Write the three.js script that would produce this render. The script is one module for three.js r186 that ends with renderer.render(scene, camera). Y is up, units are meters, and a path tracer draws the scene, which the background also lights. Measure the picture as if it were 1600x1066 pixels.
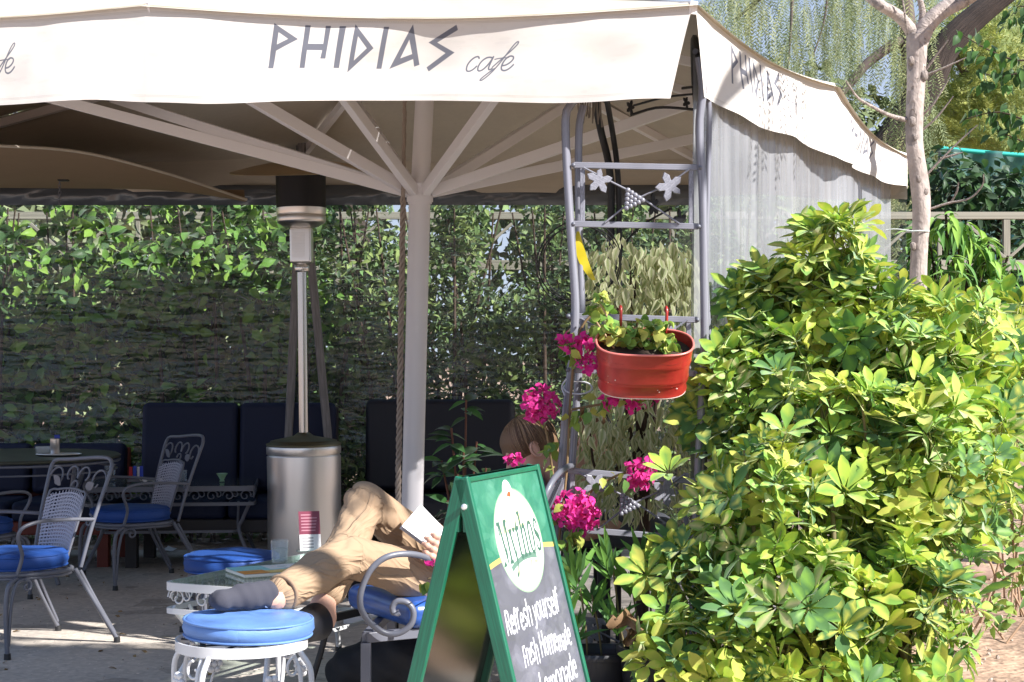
import * as THREE from 'three';
import { mergeGeometries, mergeVertices } from 'three/addons/utils/BufferGeometryUtils.js';
import { RoundedBoxGeometry } from 'three/addons/geometries/RoundedBoxGeometry.js';
import { MarchingCubes } from 'three/addons/objects/MarchingCubes.js';

// ---------- camera, sky, sun, exposure ----------
const scene = new THREE.Scene();
const F = 2600, HOR = 548, EYE = 1.32;                 // focal length and horizon in pixels of the 1600 x 1066 photograph, eye height in metres
const camera = new THREE.PerspectiveCamera(2 * Math.atan(533 / F) * 180 / Math.PI, 1600 / 1066, 0.05, 900);
camera.position.set(0, EYE, 0);
const PITCH = Math.atan((HOR - 533) / F);
camera.rotation.set(PITCH, 0, 0);
const renderer = new THREE.WebGLRenderer({ antialias: true });
renderer.toneMapping = THREE.LinearToneMapping;
renderer.toneMappingExposure = 2.1;
renderer.shadowMap.enabled = true;
const SUN = new THREE.Vector3(0.70, 0.64, 0.44).normalize();
{ // clear daylight: pale round the horizon, bluer overhead, brighter toward the sun
  const w = 256, h = 128, d = new Float32Array(w * h * 4), v = new THREE.Vector3();
  for (let j = 0; j < h; j++) for (let i = 0; i < w; i++) {
    const th = (j + 0.5) / h * Math.PI - Math.PI / 2, ph = (i + 0.5) / w * 2 * Math.PI - Math.PI; v.set(Math.cos(th) * Math.cos(ph), Math.sin(th), Math.cos(th) * Math.sin(ph));
    const e = Math.max(0, v.y), t = Math.pow(1 - e, 3), g = Math.pow(Math.max(0, v.dot(SUN)), 8) * 0.25, k = (j * w + i) * 4;
    d[k] = 0.12 + 0.24 * t + g; d[k + 1] = 0.19 + 0.22 * t + g * 0.95; d[k + 2] = 0.34 + 0.15 * t + g * 0.8; d[k + 3] = 1;
  }
  const t = new THREE.DataTexture(d, w, h, THREE.RGBAFormat, THREE.FloatType); t.mapping = THREE.EquirectangularReflectionMapping; t.magFilter = THREE.LinearFilter; t.minFilter = THREE.LinearFilter; t.needsUpdate = true;
  scene.background = t; scene.environment = t;
}
const sun = new THREE.DirectionalLight(new THREE.Color(1, 0.97, 0.925), 5);
sun.position.copy(SUN).multiplyScalar(40).add(new THREE.Vector3(0, 0, -8)); sun.target.position.set(0, 0, -8);
sun.castShadow = true; sun.shadow.mapSize.set(4096, 4096);
Object.assign(sun.shadow.camera, { left: -14, right: 14, top: 14, bottom: -14, near: 1, far: 90 });
scene.add(sun, sun.target);

// ---------- helpers ----------
const V = (x, y, z) => new THREE.Vector3(x, y, z);
const C = (r, g, b) => new THREE.Color().setRGB(r, g, b);
let seed = 7;
const rnd = () => { seed = (seed + 0x6D2B79F5) | 0; let t = Math.imul(seed ^ (seed >>> 15), 1 | seed); t = (t + Math.imul(t ^ (t >>> 7), 61 | t)) ^ t; return ((t ^ (t >>> 14)) >>> 0) / 4294967296; };
const R = (a, b) => a + (b - a) * rnd();
const pick = a => a[Math.floor(rnd() * a.length)];
// a pixel of the photograph at distance d (metres straight ahead) as a point
function W(px, py, d) {
  const x = (px - 800) / F, y = -(py - 533) / F, c = Math.cos(PITCH), s = Math.sin(PITCH);
  const Y = y * c + s, Z = -c + y * s, k = d / -Z;
  return V(x * k, EYE + Y * k, -d);
}
const G = (px, py) => { const d = EYE * F / (py - HOR); return V((px - 800) / F * d, 0, -d); };   // a pixel on the ground
const X = (px, d) => (px - 800) / F * d;
const taken = {};
const numbered = n => { const k = taken[n] = (taken[n] ?? -1) + 1; return k ? `${n}_${String(k).padStart(3, '0')}` : n; };
function thing(name, label, category, pos, turn = 0, group, kind) {
  const o = new THREE.Group(); o.name = numbered(name); scene.add(o);
  if (pos) o.position.copy(pos); o.rotation.y = turn;
  o.userData = { label, category }; if (group) o.userData.group = group; if (kind) o.userData.kind = kind;
  return o;
}
const flat = g => { g = g.index ? g.toNonIndexed() : g; for (const k of Object.keys(g.attributes)) if (!['position', 'normal', 'uv', 'color'].includes(k)) g.deleteAttribute(k); return g; };
function M(list) {
  if (!Array.isArray(list)) return list;
  list = list.flat(9).map(flat);
  const all = k => list.every(g => g.attributes[k]);
  for (const k of ['uv', 'color']) if (!all(k)) list.forEach(g => g.deleteAttribute(k));
  return list.length > 1 ? mergeGeometries(list) : list[0];
}
function mesh(name, geo, mat, parent) {
  const o = new THREE.Mesh(M(geo), mat); o.name = name; o.castShadow = o.receiveShadow = true;
  parent.add(o); return o;
}
function solo(name, geo, mat, label, category, group, kind) {
  const o = mesh(numbered(name), geo, mat, scene); o.userData = { label, category };
  if (group) o.userData.group = group; if (kind) o.userData.kind = kind; return o;
}
function struct(name, geo, mat) { const o = mesh(name, geo, mat, scene); o.userData = { kind: 'structure' }; return o; }
function dup(o, pos, turn, label, group) {
  const c = o.clone(); c.name = numbered(o.name.replace(/_\d\d\d$/, '')); scene.add(c); c.userData = { ...o.userData };
  c.position.copy(pos); c.rotation.set(0, turn, 0); if (label) c.userData.label = label; if (group) c.userData.group = group; return c;
}
function box(w, h, d, x = 0, y = 0, z = 0, r = 0.004, ry = 0) {
  const g = new RoundedBoxGeometry(w, h, d, 2, Math.min(r, w / 2.1, h / 2.1, d / 2.1)); if (ry) g.rotateY(ry); return g.translate(x, y, z);
}
function bar(a, b, w, h, r = 0.003) {                      // a squared bar from a to b
  const L = a.distanceTo(b), g = box(w, h, L, 0, 0, 0, r), m = new THREE.Matrix4().lookAt(a, b, Math.abs(b.y - a.y) / L > 0.98 ? V(0, 0, 1) : V(0, 1, 0));
  return g.applyMatrix4(m).translate((a.x + b.x) / 2, (a.y + b.y) / 2, (a.z + b.z) / 2);
}
function tube(pts, r, seg, rad = 6, closed = false) {
  pts = pts.map(p => Array.isArray(p) ? V(...p) : p);
  const c = pts.length === 2 ? new THREE.LineCurve3(pts[0], pts[1]) : new THREE.CatmullRomCurve3(pts, closed, 'catmullrom', 0.5);
  const n = seg ?? (pts.length === 2 ? 1 : (pts.length - 1) * 4 + (closed ? 4 : 0));
  const g = new THREE.TubeGeometry(c, n, typeof r === 'number' ? r : 1, rad, closed);
  if (typeof r === 'number') { if (closed) return g; const e = [g]; for (const [t, s] of [[0, -1], [1, 1]]) { const p = c.getPoint(t), k = new THREE.CircleGeometry(r, rad); k.lookAt(c.getTangent(t).multiplyScalar(s)); e.push(k.translate(p.x, p.y, p.z)); } return M(e); }
  const P = g.attributes.position, p = V();
  for (let i = 0; i <= n; i++) { const o = c.getPointAt(i / n), u = i / n * (r.length - 1), k = Math.min(r.length - 2, Math.floor(u)), q = r[k] + (r[k + 1] - r[k]) * (u - k);
    for (let j = 0; j <= rad; j++) { const a = i * (rad + 1) + j; p.fromBufferAttribute(P, a).sub(o).multiplyScalar(q).add(o); P.setXYZ(a, p.x, p.y, p.z); } }
  return g;
}
const ring = (r, t, y = 0, sx = 1, sz = 1, seg = 40) => new THREE.TorusGeometry(r, t, 6, seg).rotateX(Math.PI / 2).scale(sx, 1, sz).translate(0, y, 0);
function scroll(r0, r1, a0, a1, n = 14) { const o = []; for (let i = 0; i <= n; i++) { const t = i / n, r = r0 + (r1 - r0) * t, a = a0 + (a1 - a0) * t; o.push([r * Math.cos(a), r * Math.sin(a)]); } return o; }
function grid(nu, nv, f, colour) {                          // a sheet of points f(u, v)
  const P = [], U = [], I = [], K = [];
  for (let j = 0; j <= nv; j++) for (let i = 0; i <= nu; i++) { const p = f(i / nu, j / nv); P.push(p.x, p.y, p.z); U.push(i / nu, 1 - j / nv); if (colour) { const c = colour(i / nu, j / nv); K.push(c.r, c.g, c.b); } }
  for (let j = 0; j < nv; j++) for (let i = 0; i < nu; i++) { const a = j * (nu + 1) + i; I.push(a, a + nu + 1, a + 1, a + 1, a + nu + 1, a + nu + 2); }
  const g = new THREE.BufferGeometry(); g.setIndex(I);
  g.setAttribute('position', new THREE.Float32BufferAttribute(P, 3)); g.setAttribute('uv', new THREE.Float32BufferAttribute(U, 2));
  if (colour) g.setAttribute('color', new THREE.Float32BufferAttribute(K, 3));
  g.computeVertexNormals(); return g;
}
const lathe = (prof, seg = 32) => new THREE.LatheGeometry(prof.map(p => new THREE.Vector2(p[0], p[1])), seg);
// tileable value noise
const NT = new Float32Array(256 * 256); { const s0 = seed; seed = 99; for (let i = 0; i < NT.length; i++) NT[i] = rnd(); seed = s0; }
function vn(x, y, p = 256) { const i = Math.floor(x), j = Math.floor(y), m = k => ((k % p) + p) % p, s = t => t * t * (3 - 2 * t), a = s(x - i), b = s(y - j), g = (u, v) => NT[m(u) + 256 * m(v)]; return (g(i, j) * (1 - a) + g(i + 1, j) * a) * (1 - b) + (g(i, j + 1) * (1 - a) + g(i + 1, j + 1) * a) * b; }
const fbm = (x, y, o = 4, p = 256) => { let s = 0, k = 0.5, t = 0; for (let i = 0; i < o; i++) { s += k * vn(x, y, p); t += k; x *= 2; y *= 2; p *= 2; k *= 0.5; if (p > 256) p = 256; } return s / t; };
function tex(n, f, srgb = true, m = n) {                     // f(u, v) -> [r, g, b] 0..1
  const d = new Uint8Array(n * m * 4);
  for (let j = 0; j < m; j++) for (let i = 0; i < n; i++) { const c = f(i / n, j / m), k = (j * n + i) * 4; for (let q = 0; q < 3; q++) d[k + q] = Math.max(0, Math.min(255, (c[q] ?? c) * 255)); d[k + 3] = 255; }
  const t = new THREE.DataTexture(d, n, m); t.wrapS = t.wrapT = THREE.RepeatWrapping; t.magFilter = THREE.LinearFilter; t.minFilter = THREE.LinearMipmapLinearFilter; t.generateMipmaps = true;
  if (srgb) t.colorSpace = THREE.SRGBColorSpace; t.needsUpdate = true; return t;
}
const g3 = v => [v, v, v];
function std(c, roughness = 0.6, metalness = 0, o = {}) { return new THREE.MeshPhysicalMaterial({ color: c, roughness, metalness, side: THREE.DoubleSide, ...o }); }
const uvScale = (g, u, v = u) => { const a = g.attributes.uv; for (let i = 0; i < a.count; i++) a.setXY(i, a.getX(i) * u, a.getY(i) * v); return g; };
// a smooth body from tapered capsules [a, b, ra, rb], meshed on a grid
function blobs(caps, cell, k = 0.03, wobble) {
  const lo = V(1e9, 1e9, 1e9), hi = V(-1e9, -1e9, -1e9);
  for (const [a, b, ra, rb] of caps) for (const [p, r] of [[a, ra], [b, rb]]) { lo.min(p.clone().subScalar(r)); hi.max(p.clone().addScalar(r)); }
  const ctr = lo.clone().add(hi).multiplyScalar(0.5), half = Math.max(hi.x - lo.x, hi.y - lo.y, hi.z - lo.z) / 2 + 4 * cell + 0.02;
  const n = Math.min(150, Math.ceil(2 * half / cell)), mc = new MarchingCubes(n, new THREE.MeshBasicMaterial(), false, false, 160000);
  mc.isolation = 0; const p = V(), ab = V(), ap = V();
  const pre = caps.map(([a, b, ra, rb, s]) => ({ a, b, ra, rb, s, d: b.clone().sub(a), l: Math.max(1e-9, b.distanceToSquared(a)) }));
  for (let z = 0; z < n; z++) for (let y = 0; y < n; y++) for (let x = 0; x < n; x++) {
    p.set((x - n / 2) / (n / 2), (y - n / 2) / (n / 2), (z - n / 2) / (n / 2)).multiplyScalar(half).add(ctr);
    let D = 1e3;
    for (const c of pre) {
      ap.copy(p).sub(c.a); const t = Math.max(0, Math.min(1, ap.dot(c.d) / c.l)); ab.copy(c.d).multiplyScalar(t); ap.sub(ab);
      if (c.s) { ap.x /= c.s[0]; ap.y /= c.s[1]; ap.z /= c.s[2]; }
      const d = ap.length() - (c.ra + (c.rb - c.ra) * t);
      if (D > 100) D = d; else { const h = Math.max(0, Math.min(1, 0.5 + 0.5 * (D - d) / k)); D = D * (1 - h) + d * h - k * h * (1 - h); }
    }
    if (wobble) D += wobble(p);
    mc.field[x + y * n + z * n * n] = -D;
  }
  mc.update();
  const cnt = mc.count ?? mc.geometry.drawRange.count, P = new Float32Array(cnt * 3);
  for (let i = 0; i < cnt; i++) { P[i * 3] = mc.positionArray[i * 3] * half + ctr.x; P[i * 3 + 1] = mc.positionArray[i * 3 + 1] * half + ctr.y; P[i * 3 + 2] = mc.positionArray[i * 3 + 2] * half + ctr.z; }
  let g = new THREE.BufferGeometry(); g.setAttribute('position', new THREE.BufferAttribute(P, 3));
  g = mergeVertices(g, cell * 0.02); g.computeVertexNormals(); return g;
}
// a leaf along +y from its stalk, face to +z
function leaf(len, wid, o = {}) {
  const { rows = 4, fold = 0.15, droop = 0.25, shape = t => Math.sin(Math.PI * Math.pow(t, 0.8)), col } = o;
  return grid(2, rows, (u, v) => { const s = (u - 0.5) * 2, w = wid / 2 * Math.max(0.02, shape(Math.min(0.985, v + 0.015))); return V(s * w, v * len - droop * len * 0.25 * v * v, Math.abs(s) * w * fold * 2 - droop * len * v * v); }, col && ((u, v) => col(Math.abs(u - 0.5) * 2, v, u)));
}
const qA = new THREE.Quaternion(), mA = new THREE.Matrix4();
function facing(tip, n) { const y = tip.clone().normalize(), z = n.clone().addScaledVector(y, -n.dot(y)); if (z.lengthSq() < 1e-6) z.set(0.3, 0.2, 0.9).addScaledVector(y, -y.z); z.normalize(); const x = y.clone().cross(z); return new THREE.Quaternion().setFromRotationMatrix(mA.makeBasis(x, y, z)); }
const rdir = () => { const a = R(0, 6.2832), y = R(-1, 1), s = Math.sqrt(1 - y * y); return V(s * Math.cos(a), y, s * Math.sin(a)); };
function inst(name, geo, mat, list, parent, colour) {         // list of { p, q, s }
  const o = new THREE.InstancedMesh(geo, mat, list.length), m = new THREE.Matrix4(), c = new THREE.Color();
  list.forEach((e, i) => { o.setMatrixAt(i, m.compose(e.p, e.q, V(e.s, e.s, e.s))); if (e.c) o.setColorAt(i, e.c); });
  o.name = name; o.castShadow = o.receiveShadow = true; o.userData.kind = 'stuff'; parent.add(o); return o;
}
function single(name, geo, mat, e, parent) { const o = new THREE.Mesh(geo, mat); o.name = name; o.position.copy(e.p); o.quaternion.copy(e.q); o.scale.setScalar(e.s); o.castShadow = o.receiveShadow = true; parent.add(o); return o; }
// splits the foliage of one plant: the first n spots become leaves of their own, the rest one mass
function foliage(parent, geos, mats, spots, n = 300, name = 'leaf', rest = 'foliage') {
  geos = [].concat(geos); mats = [].concat(mats);
  spots = spots.filter(s => s);
  const own = spots.slice(0, n), more = spots.slice(n);
  own.forEach((e, i) => single(name, geos[i % geos.length], mats[(i * 7 + (i >> 3)) % mats.length], e, parent));
  geos.forEach((g, k) => { const l = more.filter((_, i) => i % geos.length === k); if (l.length) inst(geos.length > 1 ? `${rest}` : rest, g, mats[k % mats.length], l, parent); });
}
const leafMat = (c, o = {}) => std(c ?? C(1, 1, 1), 1, 0, { transmission: 0.3, thickness: 0, clearcoat: 0.22, clearcoatRoughness: 0.38, vertexColors: !c, ...o });

// ---------- materials ----------
const grainT = tex(256, (u, v) => g3(0.5 + 0.5 * (fbm(u * 64, v * 64, 3, 64) - 0.5) * 2), false); 
const blotch = tex(512, (u, v) => { const a = fbm(u * 8, v * 8, 5, 8); return g3(0.78 + 0.32 * (a - 0.4)); });
const clothBump = tex(256, (u, v) => g3(0.5 + 0.25 * Math.sin(u * 6.2832 * 64) * Math.sin(v * 6.2832 * 64) + 0.3 * (fbm(u * 32, v * 32, 3, 32) - 0.5)), false);
const rep = (t, a, b = a) => { const c = t.clone(); c.repeat.set(a, b); c.needsUpdate = true; return c; };
const iron = std(C(0.13, 0.135, 0.165), 0.42, 0, { clearcoat: 0.2, clearcoatRoughness: 0.3 });  // pale furniture paint darkened, so shade is put into the colour
const sunlitIron = std(C(0.66, 0.66, 0.67), 0.38, 0, { clearcoat: 0.25, clearcoatRoughness: 0.3 });  // same furniture paint in a bright copy for the sunlit pieces
const blackIron = std(C(0.018, 0.018, 0.02), 0.5);
const trellisPaint = std(C(0.36, 0.36, 0.42), 0.45, 0, { map: rep(blotch, 1, 3), roughnessMap: grainT });
const whiteSteel = std(C(0.84, 0.8, 0.8), 0.42, 0, { clearcoat: 0.15, clearcoatRoughness: 0.4 });
const steelRough = tex(256, (u, v) => g3(0.55 + 0.4 * fbm(u * 2, v * 128, 3, 64)), false);
const steel = std(C(0.8, 0.77, 0.74), 0.33, 1, { anisotropy: 0.6 });
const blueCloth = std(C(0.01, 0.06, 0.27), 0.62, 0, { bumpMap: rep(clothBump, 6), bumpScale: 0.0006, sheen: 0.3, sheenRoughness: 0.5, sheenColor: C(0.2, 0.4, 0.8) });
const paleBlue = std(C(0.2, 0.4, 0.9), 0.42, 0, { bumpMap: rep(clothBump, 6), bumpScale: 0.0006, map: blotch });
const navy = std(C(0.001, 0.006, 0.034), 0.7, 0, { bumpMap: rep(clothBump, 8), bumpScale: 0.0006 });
const darkWood = std(C(0.035, 0.03, 0.03), 0.7);
const greyWood = std(C(0.34, 0.32, 0.32), 0.85, 0, { map: rep(blotch, 1, 4) });
const glassTop = std(C(0.86, 0.95, 0.92), 0.04, 0, { transmission: 0.95, thickness: 0, ior: 1.5 });
const canvasT = tex(512, (u, v) => { const a = fbm(u * 6, v * 6, 5, 6), b = fbm(u * 64, v * 64, 2, 64); const s = 0.965 + 0.05 * (a - 0.5) + 0.03 * (b - 0.5); return [s, s * 0.985, s * 0.955]; });
const canvas = std(C(0.56, 0.515, 0.455), 0.85, 0, { map: canvasT, bumpMap: rep(clothBump, 14), bumpScale: 0.0004 });

// ---------- ground ----------
const soilT = tex(1024, (u, v) => { const a = fbm(u * 6, v * 6, 5, 6), b = fbm(u * 90, v * 90, 3, 90), s = vn(u * 200, v * 200, 200) > 0.93 ? 0.16 : 0; const k = 0.62 + 0.3 * (a - 0.5) + 0.34 * (b - 0.5) + s; return [k * 1.02, k * 0.86, k * 0.74]; });
const soilB = tex(512, (u, v) => g3(0.5 * fbm(u * 90, v * 90, 3, 90) + 0.5 * fbm(u * 20, v * 20, 3, 20)), false);
const soil = std(C(1.0, 0.97, 0.93), 0.95, 0, { map: soilT, bumpMap: soilB, bumpScale: 0.03 });
struct('ground', uvScale(new THREE.PlaneGeometry(500, 500).rotateX(-Math.PI / 2), 200), soil);
const floorT = tex(1024, (u, v) => { const a = fbm(u * 5, v * 5, 5, 5), b = fbm(u * 120, v * 120, 3, 120), c = vn(u * 150 + 7, v * 150, 150), st = fbm(u * 9 + 30, v * 9, 3, 9); let k = 0.74 + 0.16 * (a - 0.5) + 0.16 * (b - 0.5) + (c > 0.955 ? 0.22 : 0) - (c < 0.03 ? 0.2 : 0) - (st > 0.66 ? 0.09 : 0); return [k, k * 0.955, k * 0.9]; });
const floorB = tex(512, (u, v) => g3(0.6 * fbm(u * 110, v * 110, 3, 110) + 0.4 * fbm(u * 12, v * 12, 3, 12)), false);
const floorM = std(C(1, 0.98, 0.97), 0.88, 0, { map: floorT, bumpMap: floorB, bumpScale: 0.005 });
{ const s = new THREE.Shape([[-7, 1], [0.2, 1], [0.55, 6.2], [1.5, 8.1], [2.15, 9.4], [1.3, 11], [-7, 11]].map(p => new THREE.Vector2(...p)));
  const g = new THREE.ShapeGeometry(s).rotateX(-Math.PI / 2).translate(0, 0.004, 0);
  struct('patio_floor', uvScale(g, 0.42), floorM); }
{ // loose stones and fallen leaves lying about
  const stone = new THREE.DodecahedronGeometry(0.01, 0).scale(1, 0.6, 0.8), l = [];
  for (let i = 0; i < 1500; i++) { const d = R(6, 13), x = R(1.6, 5); l.push({ p: V(x, R(0, 0.004), -d), q: new THREE.Quaternion().setFromEuler(new THREE.Euler(R(0, 6), R(0, 6), R(0, 6))), s: R(0.3, 1.5) }); }
  for (let i = 0; i < 260; i++) { const d = R(6.4, 10.5), x = R(-2.6, 0.4); l.push({ p: V(x, 0.006, -d), q: new THREE.Quaternion().setFromEuler(new THREE.Euler(R(0, 6), R(0, 6), R(0, 6))), s: R(0.2, 0.6) }); }
  const fl = []; for (let i = 0; i < 70; i++) { const d = R(6.7, 10), x = R(-2.6, 0.2); fl.push({ p: V(x, 0.008 + R(0, 0.006), -d), q: new THREE.Quaternion().setFromEuler(new THREE.Euler(-1.57 + R(-0.3, 0.3), R(-0.3, 0.3), R(0, 6))), s: R(0.5, 1.1) }); }
  const lo = inst('fallen_leaves', leaf(0.05, 0.025, { rows: 3, droop: 0.5, col: () => C(0.3, 0.2, 0.09) }), std(C(1, 1, 1), 0.85, 0, { vertexColors: true }), fl, scene); lo.userData.label = 'small dry fallen leaves scattered on the terrace floor'; lo.userData.category = 'leaves';
  const o = inst('gravel', stone, std(C(0.4, 0.33, 0.28), 0.9), l, scene); o.userData.label = 'loose small stones scattered on the sandy ground'; o.userData.category = 'gravel';
}

// ---------- parasol over the terrace ----------
const HEM = { E: V(-3.08, 2.64, -6.36), A: V(-1.39, 2.636, -6.3), B: V(0.69, 2.64, -6.3), C: V(1.55, 2.6, -8), D: V(2.22, 2.42, -9.35), F: V(1.2, 2.57, -10.7), G: V(-1.36, 2.58, -10.7), H: V(-4.1, 2.58, -10.7), I: V(-4.3, 2.58, -8.6) };
const APEX = V(-0.47, 3.12, -8.3), order = 'EABCDFGHI'.split('');
function hemPoint(p, q, u, sag = 0.045) { const s = Math.sin(Math.PI * u), o = p.clone().lerp(q, u); const inw = APEX.clone().sub(o).setY(0).normalize(); return o.addScaledVector(inw, s * sag * 0.6).add(V(0, -s * sag, 0)); }
const parasol = thing('parasol', 'large cream canvas parasol on a white pole over the terrace', 'parasol', V(0, 0, 0));
{
  const roof = order.map((k, i) => { const p = HEM[k], q = HEM[order[(i + 1) % order.length]]; return grid(14, 12, (u, v) => { const e = hemPoint(p, q, u); const out = e.clone().sub(APEX).setY(0).normalize(); if (v > 0.99) return e.clone().addScaledVector(out, 0.03).add(V(0, -0.015, 0)); const t = v / 0.95, o = APEX.clone().lerp(e, Math.min(1, t)); o.y += -0.05 * Math.sin(Math.PI * Math.min(1, t)) * Math.sin(Math.PI * u) + 0.004 * Math.sin(u * 30 + v * 9); return o; }); });
  roof.forEach(g => mesh('roof_panel', uvScale(g, 1.6), canvas, parasol));
}
// lettering of the valance, drawn as the print on the cloth
function valanceArt() {
  const c = document.createElement('canvas'); c.width = 2048; c.height = 320; const x = c.getContext('2d');
  x.fillStyle = '#f7f3ee'; x.fillRect(0, 0, 2048, 320);
  const s0 = seed; seed = 31; for (let i = 0; i < 700; i++) { x.fillStyle = `rgba(${pick(['150,140,125', '255,255,255', '190,180,165'])},${R(0.01, 0.05)})`; x.beginPath(); x.ellipse(R(0, 2048), R(0, 320), R(2, 40), R(1, 9), R(-0.2, 0.2), 0, 7); x.fill(); } seed = s0;
  x.fillStyle = 'rgba(120,110,100,0.3)'; for (const y of [22, 296]) { for (let i = 0; i < 2048; i += 9) x.fillRect(i, y, 6, 2); x.fillStyle = 'rgba(150,140,128,0.16)'; x.fillRect(0, y + 4, 2048, 3); x.fillStyle = 'rgba(120,110,100,0.3)'; }
  const T = (px, py) => [(px - 225) / 860 * 2048, (py - 28) / 130 * 320], poly = a => { x.beginPath(); a.forEach((p, i) => { const q = T(...p); i ? x.lineTo(...q) : x.moveTo(...q); }); x.closePath(); };
  const Z = a => a.map(([u, v]) => [400 + u / 3.135, v / 3.135]);
  x.fillStyle = '#7c7f8c';
  const fill = (a, ...holes) => { x.beginPath(); for (const h of [a, ...holes]) { Z(h).forEach((p, i) => { const q = T(...p); i ? x.lineTo(...q) : x.moveTo(...q); }); x.closePath(); } x.fill('evenodd'); };
  fill([[82, 138], [206, 207], [100, 262], [92, 342], [66, 342]], [[106, 178], [156, 207], [102, 234]]);          // P
  fill([[236, 142], [263, 142], [258, 228], [334, 228], [338, 142], [364, 142], [352, 298], [326, 298], [332, 258], [256, 258], [251, 342], [225, 342]]);   // H
  fill([[408, 142], [440, 142], [425, 342], [397, 342]]);                                                       // I
  fill([[486, 132], [590, 245], [468, 362]], [[506, 190], [556, 246], [496, 306]]);                              // D
  fill([[630, 142], [656, 142], [640, 342], [614, 342]]);                                                       // I
  fill([[774, 128], [832, 318], [806, 328], [796, 292], [680, 342]], [[765, 200], [788, 268], [730, 290]]);       // A
  fill([[992, 130], [1004, 154], [908, 212], [1004, 260], [884, 350], [870, 330], [958, 262], [864, 212]]);       // S
  x.strokeStyle = '#7c7f8c'; x.lineCap = 'round'; x.lineJoin = 'round';
  const sw = (w, d) => { x.lineWidth = w; x.beginPath(); d.forEach((q, i) => { const a = []; for (let k = 0; k < q.length; k += 2) a.push(...T(q[k], q[k + 1])); i ? x.bezierCurveTo(...a) : x.moveTo(...a); }); x.stroke(); };
  sw(6, [[762, 92], [760, 84, 744, 96, 744, 106], [743, 116, 754, 112, 760, 104]]);
  sw(6, [[784, 92], [774, 86, 760, 100, 763, 110], [768, 116, 780, 102, 785, 90], [781, 102, 776, 114, 786, 108]]);
  sw(5, [[786, 106], [800, 92, 826, 72, 821, 69], [814, 67, 796, 112, 772, 126], [764, 128, 776, 118, 790, 108]]);
  sw(4, [[788, 94], [796, 92, 804, 92, 810, 92]]);
  sw(6, [[803, 104], [812, 104, 824, 92, 815, 90], [806, 88, 798, 104, 802, 110], [808, 115, 816, 108, 820, 103]]);
  const t = new THREE.CanvasTexture(c); t.colorSpace = THREE.SRGBColorSpace; return t;
}
const valArt = valanceArt();
const printed = std(C(0.66, 0.64, 0.625), 0.85, 0, { map: valArt, bumpMap: rep(clothBump, 30, 5), bumpScale: 0.0004 });
function valance(p, q, drop, o = {}) {
  const { i0 = 0, i1 = 0, gap = 0.0, amp = 0.02, ph = 0, mat = printed, d1 = drop, plain } = o, dir = q.clone().sub(p).setY(0), L = dir.length(); dir.normalize(); const out = V(-dir.z, 0, dir.x); if (out.dot(p.clone().sub(APEX)) < 0) out.negate();
  const g = grid(64, 16, (u, v) => {
    const inn0 = i0 * Math.pow(v, 0.9), inn1 = i1 * Math.pow(v, 0.9), e = hemPoint(p, q, u); e.addScaledVector(dir, (1 - u) * inn0 - u * inn1);
    const s = Math.sin(Math.PI * u), h = (drop + (d1 - drop) * u), win = Math.min(1, u * 9) * Math.min(1, (1 - u) * 9), low = e.y - v * (h - s * 0.045 + 0.01 * win * Math.sin(u * 9 + ph));
    const dep = amp * v * (Math.sin(u * 7.3 + ph) * 0.9 + 0.5 * Math.sin(u * 17 + 2 * v + ph * 2)) + amp * 0.9 * Math.sin(v * 2.6) * (fbm(u * 5 + ph * 3, v * 1.4 + u * 2.2, 3) - 0.5) * 2 + 0.012 * Math.exp(-Math.pow((u - 0.02) * 14, 2)) * v;
    e.y = low; return e.addScaledVector(out, dep * win + 0.004);
  });
  return mesh('valance', g, plain ? canvas : mat, parasol);
}
valance(HEM.A, HEM.B, 0.375, { i1: 0.09, i0: 0, ph: 0.6, d1: 0.365, amp: 0.034 });
valance(HEM.E, HEM.A, 0.365, { ph: 2.1, d1: 0.375, amp: 0.032 });
valance(HEM.B, HEM.C, 0.345, { i0: 0.1, ph: 4, amp: 0.025, d1: 0.345 });
valance(HEM.C, HEM.D, 0.345, { ph: 1.2, amp: 0.03, d1: 0.19 });
for (const [a, b] of ['DF', 'FG', 'GH', 'HI', 'IE']) valance(HEM[a], HEM[b], 0.25, { plain: true, ph: a.charCodeAt(0) });
for (const [a, b] of ['AB', 'EA', 'BC', 'CD']) { const pts = []; for (let i = 0; i <= 12; i++) pts.push(hemPoint(HEM[a], HEM[b], i / 12).add(V(0, -0.006, 0))); mesh('hem_piping', tube(pts, 0.008, 24, 5), canvas, parasol); }
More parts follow.
